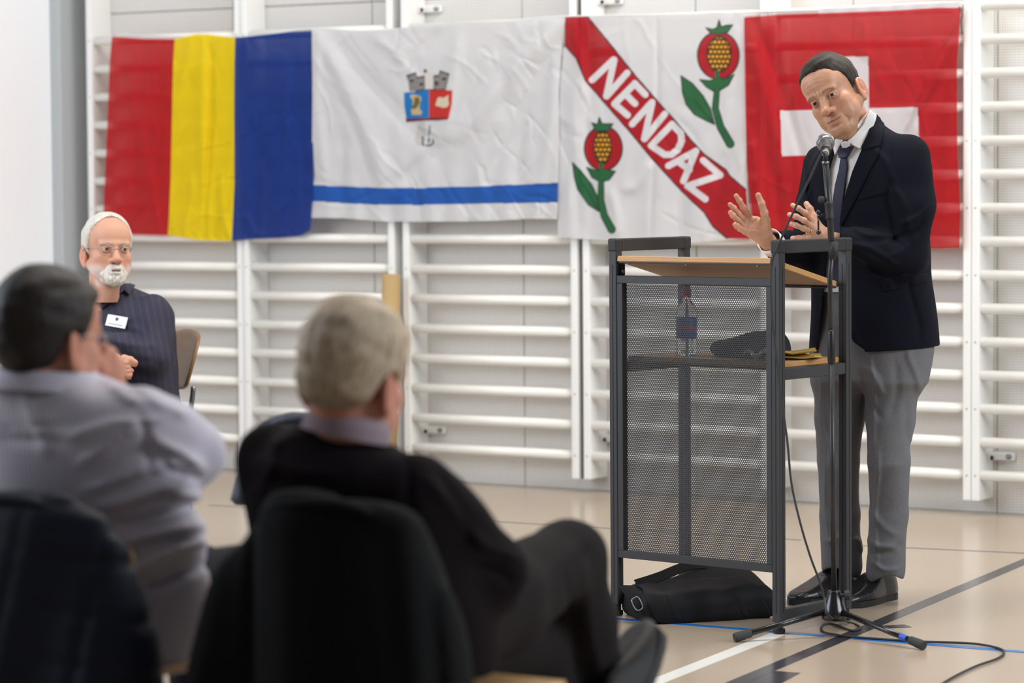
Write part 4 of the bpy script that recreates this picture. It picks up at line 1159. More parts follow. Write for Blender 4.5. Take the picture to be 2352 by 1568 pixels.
def make_head(parent, body_parts, c, M, s, o, skin, res=.0017):
    """c = world point between the eyes' centre line, M rows = head axes in world, s = scale"""
    c = np.array(c, float); M = np.array(M)
    loc = lambda p: ((p - c) @ M.T) / s
    R = .16 * s
    hf = lambda p: head_fn(loc(p), o) * s
    neck = o['neck']
    def fn(p):
        d = hf(p)
        for a, b, ra, rb in neck: d = smin(d, cone(p, a, b, ra, rb), .025)
        return d
    lo = c - R - np.array([0, 0, .02]); hi = c + R
    v, f = sdfmesh(lambda p: fn(p), lo, hi, res)
    q = loc(v); m = mir(q); n = len(v)
    col = np.zeros((n, 3)) + np.array(skin)
    def blend(w, cc): col[:] = col * (1 - w[:, None]) + np.array(cc) * w[:, None]
    g = lambda ctr, r: np.exp(-((m - np.array(ctr))**2 / np.array(r)**2).sum(1))
    sk = np.array(skin)
    blend(.45 * g((0, -.108, -.038), (.02, .02, .02)), sk * np.array([1.05, .72, .68]))
    blend(.35 * g((.045, -.065, -.035), (.025, .03, .022)), sk * np.array([1.05, .76, .72]))
    blend(.45 * g((.080, .020, -.026), (.012, .022, .035)), sk * np.array([1.05, .66, .60]))
    blend(.35 * g((.032, -.085, -.008), (.018, .02, .012)), sk * np.array([.82, .66, .62]))
    lip = np.clip(1 - np.abs(q[:, 2] + .0722) / .0085, 0, 1) * (q[:, 1] < -.085) * np.clip((.024 - m[:, 0]) / .004, 0, 1)
    blend(np.clip(lip * 1.6, 0, .75), sk * np.array([.86, .55, .53]))
    ml = np.clip(1.4 - np.abs(q[:, 2] + .0719 - .045 * m[:, 0]) / .0018, 0, 1) * (q[:, 1] < -.083) * (m[:, 0] < .026)
    blend(ml * .85, sk * .22)
    blend(np.clip(1 - nrm(m - np.array([.0065, -.101, -.0505])) / .0045, 0, 1) * .8, sk * .15)
    if o.get('stubble', 0):
        w = np.clip((-.045 - q[:, 2]) / .02, 0, 1) * np.clip((q[:, 2] + .135) / .02, 0, 1) * np.clip((.02 - q[:, 1]) / .03, 0, 1) * (1 - lip) * np.clip((nrm(m - np.array([.030, -.075, -.05])) - .012) / .01, 0, 1)
        blend(w * o['stubble'], o.get('stubble_col', sk * np.array([.62, .62, .64])))
    bc = o.get('brow', (.05, .035, .03))
    t = np.clip((m[:, 0] - .014) / .036, 0, 1); bz = np.interp(t, [0, .25, .55, 1], [.0185, .0210, .0212, .0125]) 
    w = np.clip(1 - np.abs(q[:, 2] - bz) / (.0075 - .003 * t), 0, 1) * (m[:, 0] > .012) * (m[:, 0] < .052) * (q[:, 1] < -.05)
    w = w * np.clip((m[:, 0] - .010) / .006, 0, 1) * np.clip((.052 - m[:, 0]) / .008, 0, 1)
    blend(np.clip(w * 1.15, 0, 1) * o.get('brow_w', .8), bc)
    for mx_, my_, mz_ in o.get('moles', []):
        blend(np.clip(1 - nrm(q - np.array([mx_, my_, mz_]))/.0022, 0, 1) * .8, sk * .25)
    # dark line of the lashes
    lash = np.clip(1 - np.abs(np.abs(q[:, 2] + .0004 + .04 * (m[:, 0] - .032)) - .0047 * np.clip(1 - ((m[:, 0] - .032) / .0145)**2, 0, 1)) / .0012, 0, 1) * (np.abs(m[:, 0] - .032) < .0145) * (q[:, 1] < -.078)
    blend(lash * .65, sk * .22)
    body_parts.append((v, f, col))
    gx, gz = o.get('gaze', (0, 0))
    for sx in (-1, 1):
        ev, ef = sphere((0, 0, 0), .0126, 48, 36)
        gd = unit((gx, -1, gz)); dots = (ev / .0126) @ gd; an = np.degrees(np.arccos(np.clip(dots, -1, 1)))
        ec_ = np.zeros((len(ev), 3)) + np.array([.62, .57, .54])
        ec_[an < 31] = (.040, .034, .028); ec_[an < 13] = (.004, .004, .004)
        w = c + ((ev + np.array([sx * .032, -.0752, 0])) * s) @ M
        mk('eye', (w, ef), M_eye, parent, True, attr=ec_)
    if 'hair_mat' in o:
        v, f = sdfmesh(lambda p: hair_fn(loc(p), o) * s, c - .15 * s - .02, c + .155 * s + .02, res * 1.15)
        q = loc(v)
        # strands run from the parting over the skull: texture coordinates across / along
        fl_ = o.get('flow', (0.35, 1.0))
        th = np.arctan2(q[:, 0], q[:, 2] + .02)
        at = np.stack([q[:, 1] * 2.4 + q[:, 0] * .3, q[:, 0] * .25, q[:, 2] * .25 * 10], 1)
        back = np.clip((q[:, 1] - .05) / .04, 0, 1)
        at2 = np.stack([q[:, 0] * 2.4 + .4*q[:, 2], np.zeros(len(q)), q[:, 2] * 3], 1)
        at = at * (1 - back[:, None]) + at2 * back[:, None]
        hm = mk('hair', (v, f), o['hair_mat'], parent, True, attr=at)
    return loc
def finger(p, pts, r0, r1):
    n = len(pts); rs = np.linspace(r0, r1, n)
    d = None
    for i in range(n - 1):
        e = cone(p, pts[i], pts[i+1], rs[i], rs[i+1]); d = e if d is None else smin(d, e, .003)
    for i in range(1, n - 1):   # knuckle bulge
        d = smin(d, nrm(p - pts[i]) - rs[i] * 1.06, .004)
    return d
def make_hand(body_parts, fingers, thumb, palm, wrist, skin, res=.0016, nails=None, r=(.0092, .0072), creases=()):
    """fingers: list of point lists (knuckle..tip); palm: list of (point, radius) blobs; wrist: (a, b, ra, rb)"""
    def fn(p):
        d = None
        for a, b, ra, rb in palm:
            e = cone(p, a, b, ra, rb); d = e if d is None else smin(d, e, .012)
        d = smin(d, cone(p, *wrist), .018)
        fd = None
        for f in fingers:
            e = finger(p, f, r[0], r[1]); fd = e if fd is None else np.minimum(fd, e)
        d = smin(d, fd, .005)
        d = smin(d, finger(p, thumb, .0125, .0088), .008)
        if len(creases): d = d + folds(p, creases)
        return d
    A = np.vstack([np.vstack(fingers), thumb, [wrist[0], wrist[1]]])
    v, f = sdfmesh(fn, A.min(0) - .03, A.max(0) + .03, res)
    sk = np.array(skin); col = np.zeros((len(v), 3)) + sk
    for F_ in list(fingers) + [thumb]:
        w = np.exp(-(nrm(v - F_[-1]) / .014)**2) * .5; col = col * (1 - w[:, None]) + (sk * np.array([1.05, .72, .68])) * w[:, None]
        for k in F_[:-1]:
            w = np.exp(-(nrm(v - k) / .008)**2) * .35; col = col * (1 - w[:, None]) + (sk * np.array([.92, .68, .62])) * w[:, None]
    if nails is not None:
        for F_ in list(fingers) + [thumb]:
            tip = F_[-1]; ax_ = unit(F_[-1] - F_[-2]); up = unit(nails - ax_ * (nails @ ax_))
            q = v - (tip - ax_ * .001); a = q @ ax_; b = q @ up; sd = nrm(q - a[:, None] * ax_ - b[:, None] * up)
            w = ((np.abs(a) < .0060) & (sd < .0048) & (b > .0035)).astype(float) * .55
            col = col * (1 - w[:, None]) + np.array([.72, .48, .42]) * w[:, None]
    body_parts.append((v, f, col))
    return fn
def body_object(name, parts, mat_, parent):
    V = np.vstack([p[0] for p in parts]); Cc = np.vstack([p[2] for p in parts])
    F = []; n = 0
    for v, f, c in parts: F.append(f + n); n += len(v)
    return mk(name, (V, np.vstack(F)), mat_, parent, True, attr=Cc)
def pixv(p):
    q = (p - np.array([0, 0, CAMH])) @ CAMM
    return 1176 + q[:, 0] / -q[:, 2] * FPX, 784 - q[:, 1] / -q[:, 2] * FPX
def folds(p, lst):
    """cloth folds: ridges running along a pixel line, pushed into the real surface"""
    x, y = pixv(p); o = 0
    for r in lst: o = o + ridge(x, y, *r)
    return o
# ------------------------------------------------------------------ the standing speaker
SKIN = lin(190, 142, 114)
sp_f = G(1960, 1392); spk = thing('person', 'man standing behind the lectern in navy jacket, white shirt and dark tie, hands raised', 'person', (sp_f[0], sp_f[1], 0))
bp_ = []
PSI = math.radians(32)
BL_ = np.array([math.cos(PSI), -math.sin(PSI), 0]); BF = np.array([-math.sin(PSI), -math.cos(PSI), 0])
BMAT = np.array([BL_, -BF, EZ])
BO = P(2004, 800, 8.95); BO[2] = 0
zz = lambda py: CAMH - (py - 407) / 747.0
# ---- head
RH = Matrix.Rotation(math.radians(-29), 3, 'Y') @ Matrix.Rotation(math.radians(-32), 3, 'Z') @ Matrix.Rotation(math.radians(-1), 3, 'X')
HM = np.array(RH).T
HC = P(1915, 214, 8.84)
sh = P(1978, 318, 8.94)
def quiff(q, d):
    return smin(d, ell(q, (.012, -.036, .100), (.046, .040, .018)), .018)
opt = dict(neck=[(HC + (np.array([0, .030, -.045]) @ HM), sh, .050, .052), (HC + (np.array([0, -.045, -.092]) @ HM), P(1968, 335, 8.91), .036, .038)], jowl=1.12, lines=True, stubble=.3, gaze=(.12, -.03),
           hairline=HL_MAN, hair_mat=hair_mat('dark_brown_hair', lin(20, 16, 14), lin(58, 48, 41)), hair_t=.0065, extra=quiff, brow=(.08, .055, .045), brow_w=.55,
           moles=[(-.035, -.085, .05), (.06, -.04, -.055)], flow=(.6, 1))
make_head(spk, bp_, HC, HM, 1.0, opt, SKIN)
# ---- hands; c3 maps a point of the hand study into the photo
def c3(x, y, Y): return P(1640 + x / 6.533, 400 + y / 6.533, Y)
fR = [np.array([c3(520, 610, 8.765), c3(440, 500, 8.745), c3(385, 400, 8.73), c3(332, 325, 8.725)]),
      np.array([c3(450, 680, 8.760), c3(365, 590, 8.735), c3(300, 510, 8.715), c3(242, 455, 8.71)]),
      np.array([c3(430, 760, 8.752), c3(355, 690, 8.725), c3(285, 620, 8.705), c3(246, 575, 8.700)]),
      np.array([c3(450, 850, 8.745), c3(390, 815, 8.725), c3(345, 780, 8.708), c3(312, 755, 8.698)])]
tR = np.array([c3(770, 700, 8.745), c3(755, 580, 8.730), c3(715, 440, 8.722), c3(665, 315, 8.722)])
palR = [(c3(700, 860, 8.775), c3(520, 650, 8.770), .020, .0115), (c3(700, 880, 8.775), c3(460, 700, 8.766), .022, .0120), (c3(690, 900, 8.775), c3(450, 780, 8.760), .022, .0120), (c3(700, 920, 8.775), c3(465, 850, 8.752), .021, .0115),
        (c3(760, 850, 8.770), c3(765, 700, 8.748), .021, .0155), (c3(640, 700, 8.775), c3(600, 800, 8.775), .014, .015)]
make_hand(bp_, fR, tR, palR, (c3(730, 900, 8.778), c3(850, 1060, 8.83), .0235, .027), SKIN, r=(.0094, .0074), creases=[((1740, 485), (1728, 522), 1.2, .0012), ((1708, 492), (1736, 505), 1.2, .0010), ((1705, 505), (1730, 530), 1.2, .0010), ((1722, 535), (1752, 520), 1.5, .0009), ((1748, 540), (1768, 528), 1.4, .0010), ((1716, 490), (1712, 515), 1.5, .0006)])
fL = [np.array([c3(1455, 700, 8.650), c3(1375, 585, 8.635), c3(1275, 515, 8.635), c3(1180, 465, 8.645)]),
      np.array([c3(1445, 780, 8.645), c3(1355, 695, 8.620), c3(1235, 635, 8.620), c3(1132, 603, 8.630)]),
      np.array([c3(1440, 860, 8.650), c3(1345, 812, 8.625), c3(1235, 768, 8.622), c3(1135, 738, 8.630)]),
      np.array([c3(1450, 930, 8.660), c3(1370, 950, 8.640), c3(1270, 960, 8.635), c3(1180, 958, 8.640)])]
tL = np.array([c3(1535, 760, 8.665), c3(1495, 640, 8.665), c3(1440, 525, 8.675), c3(1388, 445, 8.685)])
palL = [(c3(1560, 860, 8.670), c3(1455, 700, 8.655), .019, .0115), (c3(1560, 880, 8.665), c3(1445, 780, 8.650), .020, .0115), (c3(1560, 900, 8.665), c3(1440, 860, 8.655), .020, .0115), (c3(1570, 930, 8.670), c3(1450, 930, 8.662), .020, .0110),
        (c3(1580, 880, 8.675), c3(1535, 760, 8.668), .019, .014)]
make_hand(bp_, fL, tL, palL, (c3(1575, 900, 8.672), c3(1680, 960, 8.69), .021, .026), SKIN, nails=unit((0.1, -1, .4)), r=(.0090, .0070))
# ---- inner body (legs, arms and trunk under the clothes)
def wrl(x, y, z): return BO + BL_ * x - BF * y + EZ * z
shL, shR = P(2090, 358, 8.84), P(1893, 380, 9.03)
elL, elR = P(2082, 588, 8.80), P(1858, 580, 9.00)
wrL, wrR = c3(1680, 960, 8.69), c3(850, 1060, 8.83)
legL = [(2050, 800, 8.93), (2048, 880, 8.925), (2045, 960, 8.915), (2043, 1060, 8.90), (2041, 1180, 8.93), (2034, 1310, 8.95)]
legR = [(1940, 810, 9.02), (1932, 880, 9.02), (1928, 960, 9.01), (1925, 1060, 9.00), (1929, 1180, 9.03), (1934, 1300, 9.05)]
LLp = [P(*a) for a in legL]; LRp = [P(*a) for a in legR]
def inner(p):
    d = chain(p, [(*shL, .045), (*elL, .036), (*wrL, .024)]); d = smin(d, chain(p, [(*shR, .045), (*elR, .036), (*wrR, .024)]), .03)
    d = smin(d, chain(p, [(*LLp[0], .075), (*LLp[3], .045), (*LLp[4], .036)]), .03); d = smin(d, chain(p, [(*LRp[0], .075), (*LRp[3], .045), (*LRp[4], .036)]), .03)
    q = (p - BO) @ BMAT.T
    return smin(d, loft(q, [(.80, 0, 0, .13, .085, 0), (1.0, 0, -.01, .13, .085, 0), (1.25, 0, -.05, .15, .085, 0), (1.38, 0, -.06, .13, .07, 0), (1.42, 0, -.065, .06, .05, 0)]), .05)
A = np.array([shL, shR, elL, elR, wrL, wrR, LLp[5], LRp[5]])
v, f = sdfmesh(inner, A.min(0) - .15, A.max(0) + .15, .014)
bp_.append((v, f, np.zeros((len(v), 3)) + np.array(SKIN)))
body_object('body', bp_, M_skin, spk)
# wedding ring
rc = fL[2][0] * .45 + fL[2][1] * .55; rd = unit(fL[2][1] - fL[2][0])
M_gold = mat('gold', lin(215, 170, 90), rough=.25, metal=1.0)
def torus(c, ax_, R, r, n=24, k=8):
    ax_ = unit(ax_); N = unit(np.cross(ax_, [.3, .2, 1])); B = np.cross(ax_, N)
    pts = [c + R * (math.cos(a) * N + math.sin(a) * B) for a in np.linspace(0, 2*math.pi, n + 1)]
    return tube(pts, r, k, cap=False)
mk('ring', torus(fL[2][0] * .75 + fL[2][1] * .25, rd, .0103, .0011), M_gold, spk, True)

# ---- jacket
JS = [(zz(812), .0, .012, .205, .148, 0), (zz(740), 0, .008, .200, .146, 0), (zz(640), 0, -.004, .190, .136, 0), (zz(540), 0, -.018, .186, .130, 0), (zz(430), -.002, -.034, .190, .126, 0),
      (zz(360), .002, -.046, .168, .110, 0), (zz(340), .004, -.048, .146, .100, 0), (zz(318), .004, -.048, .112, .088, 0), (zz(286), -.008, -.046, .056, .070, 0), (zz(268), -.012, -.040, .046, .060, 0)]
jf = [((2052, 315), (2040, 440), 3, -.0016), ((1858, 350), (1852, 450), 3, -.0016), ((2075, 520), (2140, 470), 8, .005), ((2050, 560), (2125, 500), 7, -.004), ((2045, 590), (2110, 545), 8, .006), ((1960, 560), (2060, 600), 7, .005), ((1990, 545), (2070, 560), 6, -.004),
      ((2060, 430), (2090, 520), 9, .005), ((2040, 440), (2050, 560), 7, -.004), ((2070, 640), (2130, 610), 8, .004), ((1950, 520), (2030, 545), 6, .003), ((1935, 575), (2040, 628), 8, -.004),
      ((1850, 400), (1860, 560), 8, .004), ((1870, 430), (1890, 560), 6, -.003), ((1990, 620), (2050, 660), 10, .004), ((2010, 340), (2060, 420), 8, .003), ((1950, 660), (1965, 790), 8, .003), ((2090, 640), (2110, 780), 8, -.003)]
def jacket_solid(p):
    q = (p - BO) @ BMAT.T
    d = loft(q, JS, e=2.25)
    a = chain(p, [(*(shL + [-.004, 0, .0]), .066), (*(shL * .5 + elL * .5 + [.012, -.01, 0]), .064), (*elL, .058), (*(elL * .45 + wrL * .55), .050), (*(wrL * 1.03 - elL * .03), .040)], .025)
    b = chain(p, [(*shR, .066), (*(shR * .5 + elR * .5), .062), (*elR, .056), (*(elR * .45 + wrR * .55), .050), (*(wrR * .92 + elR * .08), .044)], .025)
    d = smin(d, a, .035); d = smin(d, b, .03)
    return d - 1.7 * folds(p, jf) - .0022 * wob(p, 17, 6)
VOPEN = [(1924, 240), (2008, 240), (2006, 266), (1992, 312), (1978, 345), (1958, 392), (1940, 458), (1929, 526), (1927, 600), (1934, 700), (1945, 755), (1960, 785), (1985, 803), (1992, 830), (1872, 830), (1884, 760), (1893, 660), (1903, 560), (1899, 460), (1903, 400), (1916, 352), (1922, 312)]
def jacket(p):
    d = jacket_solid(p)
    inner_ = d + .012
    x, y = pixv(p); q = (p - BO) @ BMAT.T
    op = sdpoly(x, y, VOPEN) / 750.0
    op = np.maximum(op, (q[:, 1] + .01))
    # ends: hem, cuffs, neck
    hem = (zz(800) + .055 * np.clip(q[:, 0] + q[:, 1] * .6, -.3, .3) * .9) - q[:, 2]
    cL = (p - (wrL * 1.0)) @ unit(wrL - elL); cL = np.where(nrm(p - wrL) < .11, cL, -1)
    cR = (p - (wrR * .86 + elR * .14)) @ unit(wrR - elR); cR = np.where(nrm(p - wrR) < .11, cR, -1)
    nk = cone(p, P(1978, 330, 8.93), P(1950, 230, 8.86), .064, .078)
    d = np.maximum(d, -inner_)
    for c_ in (-op, hem, cL, cR, -nk): d = smax(d, c_, .003)
    vent = np.maximum(np.abs(q[:, 0] - .03) - .003, np.maximum(-q[:, 1], q[:, 2] - zz(650)))
    return d
M_jacket = mat('navy_wool', lin(17, 19, 29), rough=0.9, spec=0.15, weave=0.35, wscale=1300, sheen=0.0, noise=0.06, nscale=50)
v, f = sdfmesh(jacket, [BO[0] - .42, 8.50, .70], [BO[0] + .30, 9.30, 1.50], .0042)
jk = mk('jacket', (v, f), M_jacket, spk, True)
c1 = lambda l: [(1640 + x/3.015, 100 + y/3.015) for x, y in l]
M_lapel = M_jacket
def jp(name, poly, off, th, parent=jk, step=2.0, m=M_jacket, lift=None, fn=jacket_solid, s0=8.2, s1=9.4):
    try: return mk(name, patch(fn, poly, off, th, s0=s0, s1=s1, step=step, lift=lift), m, parent, True)
    except Exception as e: print('patch failed', name, e)
jp('lapel', c1([(1108, 500), (1150, 545), (1160, 640), (1150, 715), (1150, 716), (1140, 775), (1092, 850), (1040, 960), (965, 1110), (905, 1225), (874, 1283), (878, 1200), (905, 1070), (960, 890), (1020, 748), (1062, 640)]), .0045, .004)
jp('collar', c1([(1108, 485), (1150, 545), (1172, 570), (1166, 650), (1152, 714), (1120, 722), (1040, 742), (1025, 735), (1065, 640)]), .0075, .003)
jp('lapel', c1([(845, 640), (852, 700), (800, 860), (790, 1000), (800, 1140), (812, 1240), (770, 1180), (735, 1020), (728, 860), (745, 740), (800, 650)]), .0045, .004)
jp('breast_pocket', c1([(1000, 1058), (1200, 1008), (1204, 1030), (1006, 1084)]), .002, .003)
c4 = lambda l: [(1250 + x/2.136, 533 + y/2.136) for x, y in l]
jp('pocket_flap', c4([(1648, 232), (1770, 200), (1872, 198), (1878, 246), (1800, 262), (1665, 292)]), .003, .0035)
# ---- shirt
def shirt_solid(p):
    q = (p - BO) @ BMAT.T
    d = loft(q, [(z, cx, cy, a - .011, b - .011, y) for z, cx, cy, a, b, y in JS], e=2.25)
    d = smin(d, cone(p, P(1978, 330, 8.93), P(1957, 262, 8.86), .058, .058), .02)
    return smin(d, cone(p, P(1964, 345, 8.90), P(1940, 290, 8.850), .054, .050), .02)
def shirt(p):
    d = shirt_solid(p) - .0012 * wob(p, 40, 5)
    x, y = pixv(p)
    top_ = (p - P(1960, 289, 8.88)) @ unit(P(1897, 222, 8.88) - P(1960, 287, 8.88))
    return smax(smax(d, top_, .002), zz(668) - p[:, 2], .003)
M_shirt = mat('white_shirt_cotton', lin(232, 229, 226), rough=0.7, weave=0.15, wscale=1500, bump=0.04, bscale=30)
v, f = sdfmesh(shirt, [BO[0] - .30, 8.60, .90], [BO[0] + .25, 9.25, 1.55], .006)
shirt_o = mk('shirt', (v, f), M_shirt, spk, True)
jp('shirt_collar', c1([(1062, 462), (1108, 500), (1078, 600), (1022, 738), (985, 715), (922, 662), (965, 625), (1020, 560)]), .010, .004, shirt_o, m=M_shirt, fn=shirt_solid, lift=lambda Q: .004 * np.clip((Q[:, 1] - 300) / 40, 0, 1))
jp('shirt_collar', c1([(850, 650), (895, 655), (880, 690), (858, 760), (848, 772), (845, 720)]), .010, .004, shirt_o, m=M_shirt, fn=shirt_solid)
M_tie = mat('dark_purple_silk', lin(28, 25, 54), rough=0.5, spec=0.35, weave=0.2, wscale=900)
jp('tie', c1([(885, 790), (925, 795), (930, 860), (912, 1000), (893, 1150), (885, 1400), (872, 1680), (775, 1680), (790, 1400), (806, 1290), (825, 1130), (845, 980), (870, 880)]), .007, .005, spk, m=M_tie, fn=shirt_solid, s1=9.3)
jp('tie_knot', c1([(878, 700), (905, 706), (972, 712), (940, 780), (925, 798), (880, 796), (874, 750)]), .013, .010, spk, m=M_tie, fn=shirt_solid, lift=lambda Q: .003 * np.cos((Q[:, 0] - 1946) / 12))
jp('collar_button', c1([(888, 672), (905, 662), (935, 668), (940, 690), (922, 706), (895, 702)]), .014, .006, shirt_o, m=mat('pearl_button', lin(215, 215, 220), rough=.3), fn=shirt_solid, step=1.2)
# cuffs
def cuff(a, b, r, L):
    ax_ = unit(b - a)
    return lathe(a, ax_, [(0, r), (L, r), (L, r - .002), (0, r - .002), (0, r)], 32)
mk('cuff', cuff(wrR * .90 + elR * .10, c3(730, 900, 8.778), .0385, .044), M_shirt, shirt_o, True)
mk('cuff', cuff(wrL * .99 + elL * .01, c3(1575, 900, 8.672), .0300, .014), M_shirt, shirt_o, True)
# ---- trousers
tf = [((1998, 820), (2012, 1040), 5, .004), ((2012, 1040), (2015, 1290), 5, .005), ((1880, 870), (1895, 1010), 4, .004), ((1893, 1010), (1905, 1260), 4, .004),
      ((2090, 800), (2110, 900), 8, .004), ((2060, 830), (2050, 960), 10, -.003), ((1985, 840), (2030, 900), 8, .005), ((1975, 860), (2020, 960), 7, -.004), ((2000, 1180), (2060, 1230), 8, .004),
      ((1995, 1240), (2060, 1265), 7, .006), ((2000, 1275), (2070, 1255), 7, -.005), ((1895, 1240), (1960, 1225), 7, .005), ((1960, 1235), (1985, 1262), 6, .006), ((2000, 1295), (2060, 1310), 6, .006),
      ((2010, 1100), (2060, 1060), 9, .003), ((1930, 1120), (1960, 1180), 8, .003), ((2075, 930), (2095, 1040), 8, -.003)]
def trousers(p):
    d = chain(p, [(*q_, r) for q_, r in zip(LLp, (.102, .087, .075, .064, .058, .060))], .012)
    e = chain(p, [(*q_, r) for q_, r in zip(LRp, (.098, .088, .077, .064, .062, .064))], .012)
    t = loft((p - BO) @ BMAT.T, [(zz(870), 0, .005, .155, .11, 0), (zz(800), 0, .008, .176, .118, 0), (zz(700), 0, -.004, .168, .112, 0), (zz(655), 0, -.008, .160, .106, 0)])
    d = smin(smin(d, e, .010), t, .07) - 1.5 * folds(p, tf) - .002 * wob(p, 22, 6)
    sh_ = d
    x, y = pixv(p)
    hemz = np.where(x > 1982, .075, .085) + .02 * np.sin(x * .05)
    return smax(sh_, hemz - p[:, 2], .003)
M_trous = mat('grey_flannel', lin(112, 112, 115), rough=0.9, spec=0.2, weave=0.4, wscale=1200, noise=0.10, nscale=220, bump=.05, bscale=60)
v, f = sdfmesh(trousers, [BO[0] - .30, 8.74, .04], [BO[0] + .28, 9.24, 1.02], .005)
mk('trousers', (v, f), M_trous, spk, True)
# ---- shoes
M_leather = mat('black_leather', lin(26, 25, 26), rough=0.28, spec=0.5, bump=0.08, bscale=120)
M_sole = mat('black_rubber_sole', lin(18, 18, 19), rough=0.6)
def shoe(heel, dirv, L, parent, mat_=M_leather, up=EZ, name='shoe'):
    F_ = unit(dirv); up = unit(np.array(up, float) - F_ * np.dot(F_, up)); S_ = unit(np.cross(F_, up)); M3 = np.array([F_, S_, up]); heel = np.array(heel, float)
    k = L / .29
    def wid(x): return np.interp(x, [-.01, .03, .09, .17, .215, .25, .285], [.026, .034, .033, .045, .046, .040, .016])
    def fn(p):
        q = ((p - heel) @ M3.T) / k
        x = q[:, 0]
        top_ = np.interp(x, [-.01, .02, .08, .12, .17, .22, .26, .29], [.095, .10, .098, .088, .066, .050, .040, .026])
        w = wid(x) * np.interp(q[:, 2] / np.maximum(top_, .01), [0, .3, .7, 1.0], [1.0, 1.02, .82, .55])
        d = np.maximum(np.abs(q[:, 1]) - w, 0)**2 + np.maximum(q[:, 2] - top_ + .012, 0)**2 + np.maximum(np.abs(x - .137) - .137, 0)**2
        inside = np.maximum(np.maximum(np.abs(q[:, 1]) - w, q[:, 2] - top_ + .012), np.abs(x - .137) - .137)
        d = np.where(inside > 0, np.sqrt(d), inside) - .012
        d = smax(d, ell(q, (.135, 0, .03), (.162, .062, .11)), .01)
        # toe-cap seam and laced throat
        d = d + .0012 * np.exp(-((x - .222 + q[:, 1]**2 * 6) / .0016)**2) + .0010 * np.exp(-((x - .135 - np.abs(q[:, 1]) * .6) / .0018)**2)
        return smax(d, .018 - q[:, 2], .003) * k
    c_ = heel + F_ * L * .47 + up * .05; R = .2 * k
    v, f = sdfmesh(fn, c_ - R, c_ + R, .0035)
    s = mk(name, (v, f), mat_, parent, True)
    pts = []
    for x in np.linspace(0, 1, 17): pts.append((-.012 + .306 * x, 1))
    out = [( -.014 + .31 * t, (wid(-.014 + .31 * t) + .012) * math.sqrt(max(0, 1 - max(0, (t - .80) / .2)**2)) * math.sqrt(max(0, 1 - max(0, (.12 - t) / .12)**2))) for t in np.linspace(0, 1, 28)]
    ol = [(x, y) for x, y in out] + [(x, -y) for x, y in reversed(out)]
    V = []; n = len(ol)
    for z in (.0015, .0195):
        for x, y in ol: V.append(heel + (F_ * x + S_ * y) * k + up * z * k)
    Fs = [(i, (i+1) % n, n + (i+1) % n, n + i) for i in range(n)] + [tuple(range(n-1, -1, -1)), tuple(range(n, 2*n))]
    mk('sole', (np.array(V), Fs), M_sole, s)
    lc = []
    for i, x in enumerate((.095, .108, .121, .134)):
        h = np.interp(x, [.08, .12, .17], [.098, .088, .066]) - .001
        for sgn in (-1, 1):
            a = heel + (F_ * x + S_ * .016 * sgn + up * (h - .005)) * k; b = heel + (F_ * (x + .010) - S_ * .016 * sgn + up * (h - .009)) * k; m_ = (a + b)/2 + up * .006
            lc.append(tube([a, m_, b], .0013, 6))
    mk('laces', join(lc), M_black, s, True)
    return s
hL = G(2042, 1372, 0); hR = G(1955, 1368, 0)
shoe(hL, [-.62, -.78, 0], .285, spk); shoe(hR, [-.72, -.66, 0], .285, spk)
# ------------------------------------------------------------------ chairs with moulded wooden shells
M_wood = mat('brown_moulded_wood', lin(134, 98, 62), rough=0.45, noise=0.12, nscale=6, stretch=(1, 1, 6))
M_woodl = mat('light_beech_shell', lin(190, 148, 100), rough=0.45, noise=0.10, nscale=6, stretch=(1, 1, 6))
M_steel = mat('grey_steel_tube', lin(120, 122, 124), rough=0.35, metal=0.8)
def plate(fn2, nu, nv, th):
    """curved plate from a point function of (u, v) in -1..1 with thickness along its normal"""
    P0 = np.array([[fn2(i/nu*2-1, j/nv*2-1) for j in range(nv+1)] for i in range(nu+1)])
    du = np.gradient(P0, axis=0); dv = np.gradient(P0, axis=1); N = np.cross(du, dv); N /= np.linalg.norm(N, axis=2)[..., None] + 1e-9
    A = (P0 + N*th/2).reshape(-1, 3); B = (P0 - N*th/2).reshape(-1, 3); m = len(A); F = []
    idx = lambda i, j: i*(nv+1)+j
    for i in range(nu):
        for j in range(nv):
            a, b, c, d = idx(i, j), idx(i+1, j), idx(i+1, j+1), idx(i, j+1)
            F.append((a, b, c, d)); F.append((m+a, m+d, m+c, m+b))
    bd = [idx(i, 0) for i in range(nu+1)] + [idx(nu, j) for j in range(1, nv+1)] + [idx(i, nv) for i in range(nu-1, -1, -1)] + [idx(0, j) for j in range(nv-1, 0, -1)]
    for k in range(len(bd)):
        a, b = bd[k], bd[(k+1) % len(bd)]; F.append((b, a, m+a, m+b))
    return np.vstack([A, B]), F
def sqd(u, v, k):   # square to rounded square
    return u * math.sqrt(1 - k * v*v/2), v * math.sqrt(1 - k * u*u/2)
